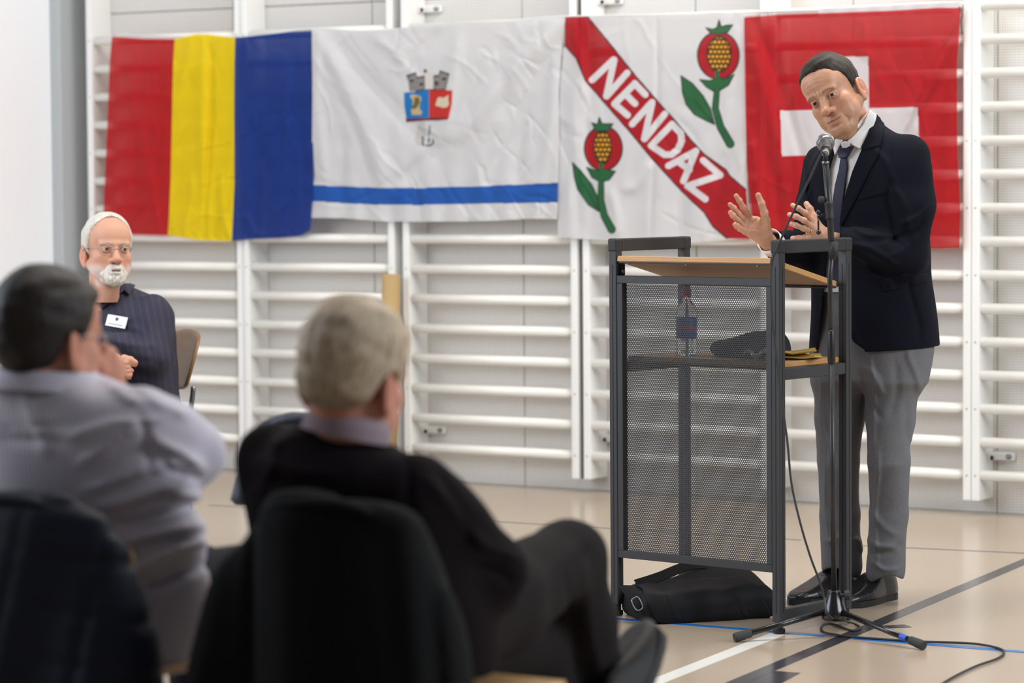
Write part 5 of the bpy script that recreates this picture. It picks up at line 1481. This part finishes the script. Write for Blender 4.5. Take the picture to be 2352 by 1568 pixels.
def chair(name, label, c, f, m, zs=.455, zb=.80, wb=.205, group='wooden shell chairs of the audience'):
    """c = floor point under the seat centre, f = facing direction"""
    f = unit([f[0], f[1], 0]); s = np.array([f[1], -f[0], 0.0]); c = np.array(c, float)
    t = thing(name, label, 'chair', c, group)
    def seat(u, v):
        a, b = sqd(u, v, .55); return c + s * a * .205 + f * b * .205 + EZ * (zs + .012 * a*a - .010 * (b < -.4) * 0 + .006*b)
    def back(u, v):
        a, b = sqd(u, v, .75); z = (zs + .14 + zb)/2 + b * (zb - zs - .14)/2
        return c + s * a * wb - f * (.205 + .06 * (b + 1)/2 - .035 * a*a) + EZ * z
    mk('seat', plate(seat, 14, 14, .012), m, t, True)
    mk('backrest', plate(back, 16, 14, .012), m, t, True)
    for sx in (-1, 1):
        for sy in (-1, 1):
            a = c + s * sx * .16 + f * sy * .15 + EZ * (zs - .012); b = c + s * sx * .20 + f * sy * .21 + EZ * .012
            lg = mk('leg', tube([a, b], .011, 10), M_steel, t, True)
            mk('floor_glide', lathe(b - EZ * .011, EZ, [(0, .011), (.003, .0145), (.02, .0145), (.024, .012)], 10), M_black, lg)
    p = [c + s * .16 * sx - f * .13 + EZ * (zs - .014) for sx in (-1, 1)]
    for sx in (-1, 1):
        q0 = c + s * sx * .13 - f * .12 + EZ * (zs - .016)
        mk('back_strut', tube(smoothline([q0, q0 - f * .07 + EZ * .02, q0 - f * .094 + EZ * .10, q0 - f * .105 + EZ * .17], 5), .009, 10), M_steel, t, True)
    return t
def cblob(parts, k=.03):
    def fn(p):
        d = None
        for q in parts:
            e = q(p) if callable(q) else (cone(p, *q) if len(q) == 4 else ell(p, *q)); d = e if d is None else smin(d, e, k)
        return d
    return fn
def glasses(parent, c, M, s, m, lens=True):
    W = lambda *l: c + (np.array(l, float) * s) @ M
    parts = []
    for sx in (-1, 1):
        pts = [W(sx * .033 + .0225 * math.cos(a) , -.0985 + .006 * abs(math.cos(a)) * (1 if math.cos(a) * sx > 0 else 0), -.004 + .0175 * math.sin(a)) for a in np.linspace(0, 2*math.pi, 25)]
        parts.append(tube(pts, .0011, 6, cap=False))
        parts.append(tube([W(sx * .056, -.093, .004), W(sx * .074, -.06, .006), W(sx * .083, .0, .004), W(sx * .083, .022, -.008)], .0013, 6))
    parts.append(tube([W(-.011, -.100, -.001), W(0, -.104, .003), W(.011, -.100, -.001)], .0012, 6))
    g = mk('glasses', join(parts), m, parent, True)
    return g

# ------------------------------------------------------------------ bearded man seated by the bars
SK2 = lin(200, 150, 126)
HCb = P(248, 573, 9.95); HMb = np.array(Matrix.Rotation(math.radians(2), 3, 'Y') @ Matrix.Rotation(math.radians(24), 3, 'Z') @ Matrix.Rotation(math.radians(-3), 3, 'X')).T
pb = thing('person', 'bearded white-haired man with glasses seated against the bars, arms crossed', 'person', (P(300, 900, 9.98)[0], 9.98, 0))
bpb = []
nbs = P(240, 692, 10.0)
HLB = [(0, .112), (25, .108), (45, .092), (60, .064), (70, .020), (80, -.030), (88, -.034), (92, .0), (112, -.03), (125, -.065), (180, -.085)]
optb = dict(neck=[(HCb + (np.array([0, .030, -.045]) @ HMb), nbs, .052, .058), (HCb + (np.array([0, -.03, -.09]) @ HMb), P(243, 690, 9.95), .032, .045)], jowl=1.1, stubble=.6, stubble_col=np.array([.62, .58, .55]), gaze=(.25, 0), brow=(.45, .42, .38), brow_w=.6,
            hairline=HLB, hair_mat=hair_mat('white_hair', lin(178, 170, 158), lin(222, 217, 208)), hair_t=.009)
locb = make_head(pb, bpb, HCb, HMb, 1.0, optb, SK2, res=.0024)
def beard(p):
    q = locb(p); d = head_fn(q, optb) - .0065 - .0015 * wob(q, 160, 5)
    r = ell(q, (0, -.092, -.088), (.040, .045, .042)); r = smin(r, cone(mir(q), (.035, -.07, -.085), (.062, -.01, -.055), .014, .010), .01)
    r = smax(r, -ell(q, (0, -.108, -.0740), (.017, .03, .0038)), .003)
    r = smax(r, -ell(q, (0, -.105, -.040), (.030, .03, .014)), .004)
    return smax(d, r, .004)
v, f = sdfmesh(beard, HCb - .15, HCb + .13, .003)
vq = locb(v)
mk('beard', (v, f), optb['hair_mat'], pb, True, attr=vq * np.array([1, 1, .1]))
M_wire = mat('silver_wire', lin(170, 160, 150), rough=.3, metal=.8)
glasses(pb, HCb, HMb, 1.0, M_wire)
psb = math.radians(28)
SL = np.array([math.cos(psb), -math.sin(psb), 0]); SFb = np.array([-math.sin(psb), -math.cos(psb), 0])
CB = P(298, 860, 10.02); CB[2] = 0
BMb = np.array([SL, -SFb, EZ])
zb_ = lambda py: CAMH - (py - 421) / 672.
Jb = [(.42, 0, .0, .19, .14, 0), (zb_(900), 0, 0, .180, .14, 0), (zb_(830), 0, -.005, .175, .135, 0), (zb_(760), -.005, 0, .175, .125, 0), (zb_(705), -.02, .005, .165, .105, 0), (zb_(680), -.04, .005, .110, .085, 0), (zb_(662), -.06, 0, .060, .06, 0)]
shb, elb, wrb = P(352, 716, 9.95), P(352, 822, 9.88), P(232, 786, 9.78)
shb2, elb2, wrb2 = P(215, 716, 10.08), P(200, 815, 9.92), P(262, 838, 9.74)
bf_ = [((235, 770), (350, 800), 6, .006), ((240, 800), (345, 830), 6, -.006), ((300, 740), (350, 790), 6, .005), ((330, 700), (360, 800), 6, .005), ((260, 720), (300, 760), 6, .004), ((340, 800), (370, 840), 6, -.006), ((300, 690), (280, 800), 6, .004)]
def shirtb_s(p):
    q = (p - CB) @ BMb.T
    d = loft(q, Jb, e=2.2)
    d = smin(d, chain(p, [(*shb, .062), (*elb, .054), (*(elb*.4 + wrb*.6), .046), (*wrb, .040)], .02), .03)
    d = smin(d, chain(p, [(*shb2, .060), (*elb2, .052), (*wrb2, .036)], .02), .02)
    return d - folds(p, bf_) - .003 * wob(p, 20, 6)
v, f = sdfmesh(lambda p: smax(shirtb_s(p), -cone(p, nbs, HCb + (np.array([0, 0, -.05]) @ HMb), .050, .062), .004), CB + [-.36, -.42, .40], CB + [.34, .30, 1.02], .009)
M_plaid = stripes_mat('navy_striped_shirt', lin(36, 40, 60), lin(56, 44, 60), (1, .2, .15), 42, .8, .70)
shb_o = mk('shirt', (v, f), M_plaid, pb, True)
def jpb(name, poly, off, th, parent, m, fn=shirtb_s, lift=None, s0=9.3, s1=10.6, step=2.0):
    try: return mk(name, patch(fn, poly, off, th, s0=s0, s1=s1, step=step, lift=lift), m, parent, True)
    except Exception as e: print('patch failed', name, e)
jpb('collar', [(222, 700), (240, 695), (300, 640), (312, 655), (296, 682), (284, 672), (262, 690), (236, 712)], .012, .006, shb_o, M_plaid)
M_badge = mat('white_badge_card', lin(225, 222, 220), rough=.4)
o_ = np.array([0, 0, CAMH]); dr = np.array([unit(ray(272, 740))]); sd_b = march(shirtb_s, o_, dr, 9.3, 10.6)
bc_ = o_ + dr[0] * sd_b[0]; bn = unit(grad(shirtb_s, bc_[None], .03)[0]); bxx = unit(np.cross(EZ, bn) * 1.0); 
if bxx[0] < 0: bxx = -bxx
bxx = unit(bxx - EZ * .14); byy = np.cross(bxx, bn); byy = byy if byy[2] > 0 else -byy
bd = mk('name_badge', box(bc_ + bn * .012, (.040, .020, .0012), [bxx, byy, bn], .0004), M_badge, pb)
mk('badge_emblem', lathe(bc_ + bn * .0132 + byy * .008, bn, [(0, .006), (.0004, .006)], 12), mat('dark_print', lin(50, 50, 90), rough=.5), bd)
mk('badge_line', box(bc_ + bn * .0135 - byy * .011, (.028, .0012, .0003), [bxx, byy, bn]), mat('grey_print', lin(140, 140, 150), rough=.5), bd)
wq = P(262, 832, 9.72)
fb = [np.array([P(276 + k*3, 828 + k*9, 9.695), P(291 + k*2, 833 + k*9.5, 9.685), P(306 - k*3, 843 + k*8, 9.69)]) for k in range(4)]
fb[0][2] = P(310, 838, 9.695)
make_hand(bpb, fb, np.array([P(285, 822, 9.695), P(300, 826, 9.69), P(311, 832, 9.69)]), [(wq, f_[0], .024, .012) for f_ in fb], (wq, wrb2, .022, .024), SK2, res=.0028)
lb = CB + SFb * .42
def innerb(p):
    d = cone(p, shb, elb, .042, .034); d = smin(d, cone(p, shb2, elb2, .042, .034), .02)
    q = (p - CB) @ BMb.T
    return smin(d, loft(q, [(.5, 0, 0, .13, .09, 0), (.8, 0, 0, .13, .09, 0), (.90, -.02, 0, .10, .07, 0)]), .03)
v, f = sdfmesh(innerb, CB + [-.3, -.3, .4], CB + [.3, .3, 1.1], .016); bpb.append((v, f, np.zeros((len(v), 3)) + np.array(SK2)))
body_object('body', bpb, M_skin2, pb)
M_dkt = mat('dark_trouser_cloth', lin(32, 32, 37), rough=.9, spec=.15)
def legs_fn(c, S, F_, zs=.55, kn=.46, r=.08, foot=.10):
    h1, h2 = c + S * .09 + EZ * zs, c - S * .09 + EZ * zs
    k1, k2 = h1 + F_ * kn - EZ * .02, h2 + F_ * kn - EZ * .02
    a1, a2 = k1 + F_ * .03 - EZ * (k1[2] - foot), k2 + F_ * .03 - EZ * (k2[2] - foot)
    return (h1, k1, a1), (h2, k2, a2)
(l1, l2) = legs_fn(CB, SL, SFb)
def troub(p):
    return smin(chain(p, [(*l1[0], .095), (*l1[1], .068), (*l1[2], .055)], .02), chain(p, [(*l2[0], .095), (*l2[1], .068), (*l2[2], .055)], .02), .03)
A = np.array(l1 + l2); v, f = sdfmesh(troub, A.min(0) - .13, A.max(0) + .13, .012)
mk('trousers', (v, f), M_dkt, pb, True)
for l in (l1, l2): shoe(np.array([l[2][0], l[2][1], 0]) - SFb * .05, SFb, .28, pb)
chair('chair', 'brown wooden shell chair under the bearded seated man', CB - SFb * .03 - SL * .065, SFb * .80 - SL * .60, M_wood, zb=.80, wb=.20)

# ------------------------------------------------------------------ man in the pale shirt, seen from behind at the left
SK3 = lin(200, 140, 116)
HC1 = P(114, 776, 5.23); HM1 = np.array(Matrix.Rotation(math.radians(-3), 3, 'Y') @ Matrix.Rotation(math.radians(146), 3, 'Z') @ Matrix.Rotation(math.radians(8), 3, 'X')).T
p1 = thing('person', 'dark-haired man in pale checked shirt seen from behind, hand at his chin', 'person', (P(190, 1400, 5.25)[0], 5.25, 0))
bp1 = []; nk1 = P(105, 905, 5.225)
HLF = [(0, .088), (18, .086), (30, .080), (42, .060), (58, .048), (68, .020), (78, -.016), (86, -.018), (92, .0), (112, -.02), (125, -.065), (180, -.082)]
opt1 = dict(neck=[(HC1 + (np.array([0, .030, -.045]) @ HM1), nk1, .056, .064)], hairline=HLF, hair_mat=hair_mat('near_black_hair', lin(24, 20, 18), lin(62, 53, 48)), hair_t=.013, rough=1.8, brow=(.08, .06, .05))
make_head(p1, bp1, HC1, HM1, 1.0, opt1, SK3, res=.0032)
glasses(p1, HC1, HM1, 1.0, M_wire)
sh1, el1, wr1 = P(322, 972, 5.16), P(440, 1042, 5.24), P(258, 912, 5.36)
shl1, ell1, wrl1 = P(-70, 965, 5.30), P(-120, 1200, 5.35), P(120, 1330, 5.60)
t1 = math.radians(-28)
S1 = np.array([math.cos(t1), math.sin(t1), 0]); F1 = np.array([math.sin(-t1), math.cos(t1), 0])   # his right side, his facing
C1 = P(215, 1400, 5.22); C1[2] = 0; M1 = np.array([S1, F1, EZ])
z1 = lambda py: CAMH - (py - 420) / 1285.
J1 = [(.40, .02, .0, .20, .15, 0), (z1(1400), .02, 0, .205, .15, 0), (z1(1290), .01, -.005, .212, .15, 0), (z1(1160), -.005, -.01, .212, .15, 0), (z1(1040), -.02, -.01, .215, .142, 0), (z1(960), -.035, -.01, .215, .125, 0), (z1(905), -.055, -.01, .175, .105, 0), (z1(878), -.07, -.01, .120, .090, 0), (z1(858), -.078, -.01, .078, .078, 0)]
f1_ = [((200, 1120), (430, 1060), 12, .008), ((230, 1160), (440, 1110), 12, .009), ((260, 1210), (460, 1160), 11, -.008), ((270, 1250), (480, 1200), 13, .009), ((300, 1310), (480, 1240), 11, .010), ((330, 1350), (470, 1300), 11, -.008), ((150, 1000), (360, 960), 12, .007), ((10, 1000), (160, 1020), 10, -.006),
       ((180, 1060), (330, 980), 12, .007), ((350, 1000), (470, 1080), 12, .010), ((360, 1060), (450, 1100), 9, -.008), ((330, 900), (430, 960), 10, .006), ((60, 900), (100, 1040), 12, .005), ((0, 985), (400, 970), 4, -.004), ((380, 1120), (470, 1150), 10, .008), ((320, 950), (350, 1080), 8, -.008), ((240, 880), (330, 925), 9, .006)]
def shirt1_s(p):
    q = (p - C1) @ M1.T
    d = loft(q, J1, e=2.2)
    d = smin(d, chain(p, [(*sh1, .070), (*(sh1*.5+el1*.5), .068), (*el1, .058)], .02), .035)
    d = smin(d, chain(p, [(*el1, .058), (*(el1*.4+wr1*.6), .048), (*wr1, .034)], .02), .015)
    d = smin(d, chain(p, [(*shl1, .068), (*ell1, .058), (*wrl1, .042)], .02), .03)
    return d - 1.5 * folds(p, f1_) - .004 * wob(p, 12, 6)
v, f = sdfmesh(lambda p: smax(smax(shirt1_s(p), .45 - p[:, 2], .01), -cone(p, nk1 + EZ*.055, HC1 + (np.array([0, 0, -.04]) @ HM1), .055, .090), .006), C1 + [-.60, -.30, .38], C1 + [.42, .50, 1.05], .0085)
def check_mat():
    m = bpy.data.materials.new('pale_lilac_check_shirt'); m.use_nodes = True; nt = m.node_tree; b = nt.nodes['Principled BSDF']; b.inputs['Roughness'].default_value = .8
    tc = nt.nodes.new('ShaderNodeTexCoord'); outs = []
    for vec in ((1, .3, 0), (0, .2, 1)):
        d = nt.nodes.new('ShaderNodeVectorMath'); d.operation = 'DOT_PRODUCT'; nt.links.new(tc.outputs['Object'], d.inputs[0]); d.inputs[1].default_value = tuple(140 * x for x in vec)
        fr = nt.nodes.new('ShaderNodeMath'); fr.operation = 'FRACT'; nt.links.new(d.outputs['Value'], fr.inputs[0])
        g = nt.nodes.new('ShaderNodeMath'); g.operation = 'GREATER_THAN'; g.inputs[1].default_value = .72; nt.links.new(fr.outputs[0], g.inputs[0]); outs.append(g.outputs[0])
    mx = nt.nodes.new('ShaderNodeMath'); mx.operation = 'MAXIMUM'; nt.links.new(outs[0], mx.inputs[0]); nt.links.new(outs[1], mx.inputs[1])
    c = nt.nodes.new('ShaderNodeMix'); c.data_type = 'RGBA'; c.inputs[6].default_value = (*lin(218, 213, 220), 1); c.inputs[7].default_value = (*lin(172, 166, 184), 1)
    nt.links.new(mx.outputs[0], c.inputs[0]); nt.links.new(c.outputs[2], b.inputs['Base Color']); return m
M_s1 = check_mat()
s1o = mk('shirt', (v, f), M_s1, p1, True)
# collar band round the neck
def collar_ring(c, up, r, h, flare, m, parent, name='collar', ox=1.0, oy=1.0):
    up = unit(up); N = unit(np.cross(up, [0, 1, .1])); B = np.cross(up, N); V = []; F = []; n = 40
    prof = [(0, r + flare), (h * .5, r + flare * .6 + .002), (h, r + .003), (h, r - .002), (0, r - .002)]
    for hh, rr in prof:
        for k in range(n):
            a = 2*math.pi*k/n; V.append(c + up * hh + rr * (ox * math.cos(a) * N + oy * math.sin(a) * B))
    for i in range(len(prof) - 1):
        for k in range(n): k2 = (k+1) % n; F.append((i*n+k, i*n+k2, (i+1)*n+k2, (i+1)*n+k))
    return mk(name, (np.array(V), F), m, parent, True)
collar_ring(P(108, 893, 5.22), unit(HC1 - nk1) * .6 + EZ * .4, .074, .034, .022, M_s1, s1o, ox=1.15)
w1 = P(246, 850, 5.345)
fs1 = []
for k in range(4):
    b0 = P(252 - k*2, 812 + k*15, 5.33); fs1.append(np.array([b0, P(238 - k*2, 800 + k*15, 5.305), P(214 - k*1, 806 + k*15, 5.300), P(210, 822 + k*13, 5.315)]))
make_hand(bp1, fs1, np.array([P(236, 850, 5.31), P(222, 830, 5.29), P(212, 800, 5.285)]), [(w1, f_[0], .028, .014) for f_ in fs1], (w1, wr1, .026, .028), SK3, res=.0034, r=(.0105, .009))
def inner1(p):
    d = cone(p, sh1, el1, .045, .038); d = smin(d, cone(p, el1, wr1, .036, .026), .02); d = smin(d, chain(p, [(*shl1, .045), (*ell1, .038), (*wrl1, .026)]), .02)
    q = (p - C1) @ M1.T
    return smin(d, loft(q, [(.5, 0, 0, .15, .10, 0), (.8, 0, 0, .15, .10, 0), (.90, -.04, 0, .12, .08, 0)]), .03)
v, f = sdfmesh(inner1, C1 + [-.6, -.3, .4], C1 + [.4, .55, 1.1], .018); bp1.append((v, f, np.zeros((len(v), 3)) + np.array(SK3)))
body_object('body', bp1, M_skin2, p1)
(l1, l2) = legs_fn(C1, S1, F1)
l1 = (l1[0] + S1*.02, l1[1] + S1 * .04 + EZ*.02, l1[2] + S1*.05)
def trou1(p): return smin(chain(p, [(*l1[0], .105), (*l1[1], .075), (*l1[2], .058)], .02), chain(p, [(*l2[0], .105), (*l2[1], .075), (*l2[2], .058)], .02), .03) - .003*wob(p, 20, 5)
A = np.array(l1 + l2); v, f = sdfmesh(trou1, A.min(0) - .14, A.max(0) + .14, .012)
mk('trousers', (v, f), M_dkt, p1, True)
for l in (l1, l2): shoe(np.array([l[2][0], l[2][1], 0]) - F1 * .05, F1, .28, p1)
chair('chair', 'wooden shell chair of the man in the pale shirt, hung with a navy jacket', C1 + F1 * .01 + S1 * .02, F1, M_woodl, zb=.745)

# ------------------------------------------------------------------ grey-haired man in the dark sweater
SK4 = lin(206, 142, 120)
HC2 = P(816, 862, 4.95); HM2 = np.array(Matrix.Rotation(math.radians(4), 3, 'Y') @ Matrix.Rotation(math.radians(152), 3, 'Z') @ Matrix.Rotation(math.radians(10), 3, 'X')).T
p2 = thing('person', 'grey-haired man in black sweater seen from behind, one leg crossed over the other', 'person', (P(800, 1450, 4.95)[0], 4.95, 0))
bp2 = []; nk2 = P(794, 1012, 4.945)
opt2 = dict(neck=[(HC2 + (np.array([0, .030, -.045]) @ HM2), nk2, .054, .060)], hairline=HLF, hair_mat=hair_mat('ash_grey_hair', lin(138, 112, 86), lin(222, 204, 178), (120, 120, 14)), hair_t=.016, rough=1.6, brow=(.3, .28, .25))
make_head(p2, bp2, HC2, HM2, 1.0, opt2, SK4, res=.0032)
t2 = math.radians(-24)
S2 = np.array([math.cos(t2), math.sin(t2), 0]); F2 = np.array([math.sin(-t2), math.cos(t2), 0])
C2 = P(830, 1450, 4.98); C2[2] = 0; M2 = np.array([S2, F2, EZ])
z2 = lambda py: CAMH - (py - 417) / 1350.
sh2, el2, wr2 = P(952, 1132, 4.88), P(1128, 1312, 4.98), P(1120, 1440, 5.22)
shl2, ell2, wrl2 = P(628, 1058, 5.02), P(650, 1270, 5.10), P(860, 1380, 5.35)
J2 = [(.40, .04, .03, .19, .14, 0), (z2(1400), .04, .02, .195, .145, 0), (z2(1290), .02, .0, .192, .145, 0), (z2(1190), .0, -.02, .185, .14, 0), (z2(1100), -.01, -.03, .180, .125, 0), (z2(1060), -.025, -.035, .150, .110, 0), (z2(1020), -.035, -.035, .105, .090, 0), (z2(990), -.04, -.03, .074, .074, 0), (z2(975), -.04, -.025, .062, .064, 0)]
f2_ = [((600, 1060), (760, 1100), 14, .006), ((590, 1100), (800, 1150), 12, -.006), ((700, 1000), (620, 1020), 10, .006), ((980, 1100), (1110, 1250), 12, .007), ((1010, 1080), (1080, 1230), 10, -.006), ((1090, 1230), (1190, 1290), 10, .009), ((1080, 1300), (1180, 1330), 10, -.008), ((930, 1050), (940, 1200), 8, -.006), ((640, 1000), (600, 1130), 9, .006)]
def sweater_s(p):
    q = (p - C2) @ M2.T
    d = loft(q, J2, e=2.2)
    d = smin(d, chain(p, [(*sh2, .068), (*(sh2*.5+el2*.5), .066), (*el2, .062), (*wr2, .044)], .02), .04)
    d = smin(d, chain(p, [(*shl2, .066), (*ell2, .058), (*wrl2, .042)], .02), .03)
    return d - folds(p, f2_) - .004 * wob(p, 12, 6, 4)
v, f = sdfmesh(lambda p: smax(smax(sweater_s(p), .47 - p[:, 2], .01), -cone(p, nk2 + EZ*.055, HC2 + (np.array([0, 0, -.04]) @ HM2), .052, .080), .006), C2 + [-.36, -.34, .40], C2 + [.50, .55, 1.0], .0085)
M_knit = mat('black_knit', lin(24, 18, 21), rough=.95, weave=.6, wscale=350, spec=.15)
sw = mk('sweater', (v, f), M_knit, p2, True)
M_mauve = mat('mauve_cotton', lin(150, 130, 138), rough=.8, weave=.2, wscale=900)
collar_ring(P(794, 1000, 4.94), unit(unit(HC2 - nk2) * .8 + EZ * .5 + np.array([.16, 0, 0])), .066, .040, .012, M_mauve, p2, 'shirt_collar')
def inner2(p):
    d = cone(p, sh2, el2, .045, .038); d = smin(d, cone(p, el2, wr2, .036, .026), .02); d = smin(d, chain(p, [(*shl2, .042), (*ell2, .036), (*wrl2, .026)]), .02)
    q = (p - C2) @ M2.T
    return smin(d, loft(q, [(.5, .02, 0, .14, .10, 0), (.8, 0, -.02, .13, .09, 0), (.86, -.02, -.03, .10, .07, 0)]), .03)
v, f = sdfmesh(inner2, C2 + [-.4, -.3, .4], C2 + [.55, .6, 1.05], .018); bp2.append((v, f, np.zeros((len(v), 3)) + np.array(SK4)))
for wp, sgn in ((wr2, 1), (wrl2, -1)):
    fw_ = unit(wp - (el2 if sgn > 0 else ell2)); sd_ = unit(np.cross(fw_, EZ)); cc = wp + fw_ * .05
    fg = [np.array([cc + sd_ * (k - 1.5) * .020 + fw_ * .035, cc + sd_ * (k - 1.5) * .021 + fw_ * .070 - EZ * .006, cc + sd_ * (k - 1.5) * .021 + fw_ * .095 - EZ * .022]) for k in range(4)]
    make_hand(bp2, fg, np.array([cc - sd_ * sgn * .03, cc - sd_ * sgn * .045 + fw_ * .025, cc - sd_ * sgn * .05 + fw_ * .05]), [(wp + fw_ * .01, f_[0], .024, .012) for f_ in fg], (wp, wp - fw_ * .04, .024, .026), SK4, res=.0036)
body_object('body', bp2, M_skin2, p2)
hip = C2 + S2 * .10 + EZ * .55; hipl = C2 - S2 * .08 + EZ * .54
kn2 = P(1303, 1284, 5.42); an2 = P(1368, 1570, 5.48)
knl = P(1235, 1490, 5.44); anl = np.array([knl[0] + .06, knl[1] + .02, .10])
tf2 = [((1180, 1420), (1330, 1240), 14, .006), ((1250, 1400), (1360, 1240), 10, -.006), ((1340, 1300), (1380, 1560), 12, .006), ((1300, 1330), (1330, 1568), 10, -.006)]
def trou2(p):
    d = chain(p, [(*hip, .105), (*(hip*.5+kn2*.5 - EZ*.02), .092), (*kn2, .070), (*(kn2*.5 + an2*.5), .064), (*an2, .056)], .03)
    e = chain(p, [(*hipl, .105), (*knl, .078), (*anl, .056)], .03)
    return smin(d, e, .02) - folds(p, tf2) - .003 * wob(p, 18, 5)
A = np.array([hip, hipl, kn2, an2, knl, anl]); v, f = sdfmesh(trou2, A.min(0) - .14, A.max(0) + .14, .010)
M_t2 = mat('charcoal_trouser_cloth', lin(40, 37, 36), rough=.95, spec=.15, weave=.3, wscale=700)
mk('trousers', (v, f), M_t2, p2, True)
shoe(P(1425, 1712, 5.38), unit([.065, .20, .185]), .29, p2, mat_=mat('matt_black_leather', lin(24, 22, 22), rough=.55, spec=.25), up=unit([-.62, -.60, .40]))
shoe(np.array([anl[0] - .02, anl[1] - .05, 0]), [.35, .93, 0], .28, p2)
chair('chair', 'wooden shell chair of the man in the dark sweater, hung with a black jacket', C2 - F2 * .27 + S2 * .075 + unit([.58, .81, 0]) * .255, unit([.58, .81, 0]), M_woodl, zs=.438, zb=.765, wb=.165)

# ------------------------------------------------------------------ jackets hung over the chair backs
def draped(name, label, cat_, c, S, F_, prof, m, quilt=0, seed=0, group=None, h=.009, fold=.012, nf=5):
    M3 = np.array([S, F_, EZ]); c = np.array(c, float)
    t = thing(name, label, cat_, np.array([c[0], c[1], 0]), group)
    zt = prof[-1][0]
    def fn(p):
        q = (p - c) @ M3.T
        zr = np.clip((zt - q[:, 2]) / (zt - prof[0][0]), 0, 1)
        d = loft(q, prof, e=2.4)
        ph = q[:, 0] * (34 - 9 * zr) + seed + 1.2 * np.sin(q[:, 2] * 4 + seed)
        d = d - fold * (.25 + zr) * np.sin(ph) + fold * .9 * (.2 + zr) * np.exp(-(np.sin(ph * .62 + 1 + seed) / .22)**2) - .006 * wob(p, 9, 6, seed)
        if quilt: d = d + .003 * np.exp(-((((q[:, 2] + .25 * np.abs(q[:, 0]) + .01 * np.sin(q[:, 0] * 20)) / .085) % 1 - .5) / .10)**2)
        sh_ = np.maximum(d, -(d + .020))
        # split between the two front halves on the far side
        return smax(sh_, prof[0][0] + .01 + .02 * np.sin(q[:, 0] * 9) - q[:, 2], .006)
    a = max(r[3] for r in prof) + .06; b = max(abs(r[2]) + r[4] for r in prof) + .06
    R = max(a, b) * 1.25
    v, f = sdfmesh(fn, c + [-R, -R, prof[0][0] - .02], c + [R, R, zt + .05], h)
    body_ = mk('jacket_shell', (v, f), m, t, True)
    # collar rolled along the top and the two hanging sleeves
    cc = [c + S * x + F_ * (prof[-2][2] - prof[-2][4] * .6) + EZ * (zt - .012 - 1.6 * x * x) for x in np.linspace(-.10, .10, 9)]
    mk('collar', tube(cc, [.010, .016, .019, .020, .021, .020, .019, .016, .010], 12, flat=.6), m, t, True)
    return t
M_navyq = mat('navy_quilted_nylon', lin(20, 26, 42), rough=.65, spec=.3, bump=.1, bscale=30)
M_blkc = mat('black_green_jacket_cloth', lin(20, 21, 21), rough=.9, weave=.3, wscale=600, spec=.15)
cb1 = C1 + F1 * .01 + S1 * .025 - F1 * .255
draped('jacket', 'navy quilted jacket hung over the chair back at the lower left corner', 'jacket', cb1 - F1 * .01, S1, F1,
       [(.08, .02, -.02, .320, .13, 0), (.30, .015, -.02, .300, .12, 0), (.50, .01, -.01, .285, .10, 0), (.64, .0, 0, .255, .08, 0), (.72, -.005, .0, .228, .062, 0), (.77, -.01, 0, .180, .042, 0), (.79, -.01, 0, .13, .025, 0)], M_navyq, quilt=1, seed=1, fold=.009)
cb2 = C2 - F2 * .02 + S2 * .078 - F2 * .250
draped('jacket', 'black jacket hung over the chair back behind the grey-haired man', 'jacket', cb2, S2, F2,
       [(.08, .03, -.02, .275, .13, 0), (.30, .03, -.02, .262, .12, 0), (.45, .02, -.01, .246, .105, 0), (.57, .012, 0, .222, .09, 0), (.66, .005, .0, .196, .075, 0), (.73, .0, .0, .165, .060, 0), (.785, -.005, 0, .128, .042, 0), (.808, -.01, 0, .090, .025, 0)], M_blkc, seed=3, fold=.022)
# empty chair further on with a dark blue jacket
c3_ = P(756, 1200, 6.55); c3_[2] = 0
f3_ = unit([.35, .93, 0]); s3_ = np.array([f3_[1], -f3_[0], 0])
chair('chair', 'wooden shell chair beyond the grey-haired man, hung with a dark blue jacket', c3_ + f3_ * .2, f3_, M_woodl, zb=.75, wb=.14)
M_dnavy = mat('dark_blue_jacket_cloth', lin(34, 40, 58), rough=.6, bump=.1, bscale=30)
draped('jacket', 'dark blue jacket hung over a chair, showing past the left shoulder of the grey-haired man', 'jacket', c3_ + f3_ * (.2 - .272), s3_, f3_,
       [(.60, 0, 0, .165, .065, 0), (.66, 0, 0, .155, .06, 0), (.72, 0, 0, .135, .05, 0), (.785, 0, 0, .095, .035, 0), (.80, 0, 0, .06, .02, 0)], M_dnavy, seed=5, h=.011)

# ------------------------------------------------------------------ table at the left edge with papers
tcn = P(44, 838, 9.2); ztb_ = tcn[2]
tb = thing('table', 'light wood table at the left edge of the frame beside the bearded man', 'table', (tcn[0] - .6, tcn[1] + .25, 0))
cT = np.array([tcn[0] - .60, tcn[1] + .25, ztb_ - .012])
mk('table_top', box(cT, (.60, .35, .012), None, .004), M_woodl, tb)
for sx in (-1, 1):
    for sy in (-1, 1): mk('leg', box([cT[0] + sx * .55, cT[1] + sy * .30, (ztb_ - .024)/2], (.016, .016, (ztb_ - .024)/2 - .0005), None, .003), M_steel, tb)
for k, (dx, dy, a, lab) in enumerate(((-.09, -.16, .1, 'upper of the white paper stacks on the table at the left edge'), (-.24, -.06, -.2, 'further white paper stack on the table at the left edge'))):
    c = np.array([tcn[0] + dx, tcn[1] + .2 + dy, ztb_ + .006]); ax_ = [[math.cos(a), math.sin(a), 0], [-math.sin(a), math.cos(a), 0], [0, 0, 1]]
    tag(mk('paper_stack', box(c, (.075, .105, .006), ax_, .0006), M_paper), lab, 'papers', 'papers on the table')
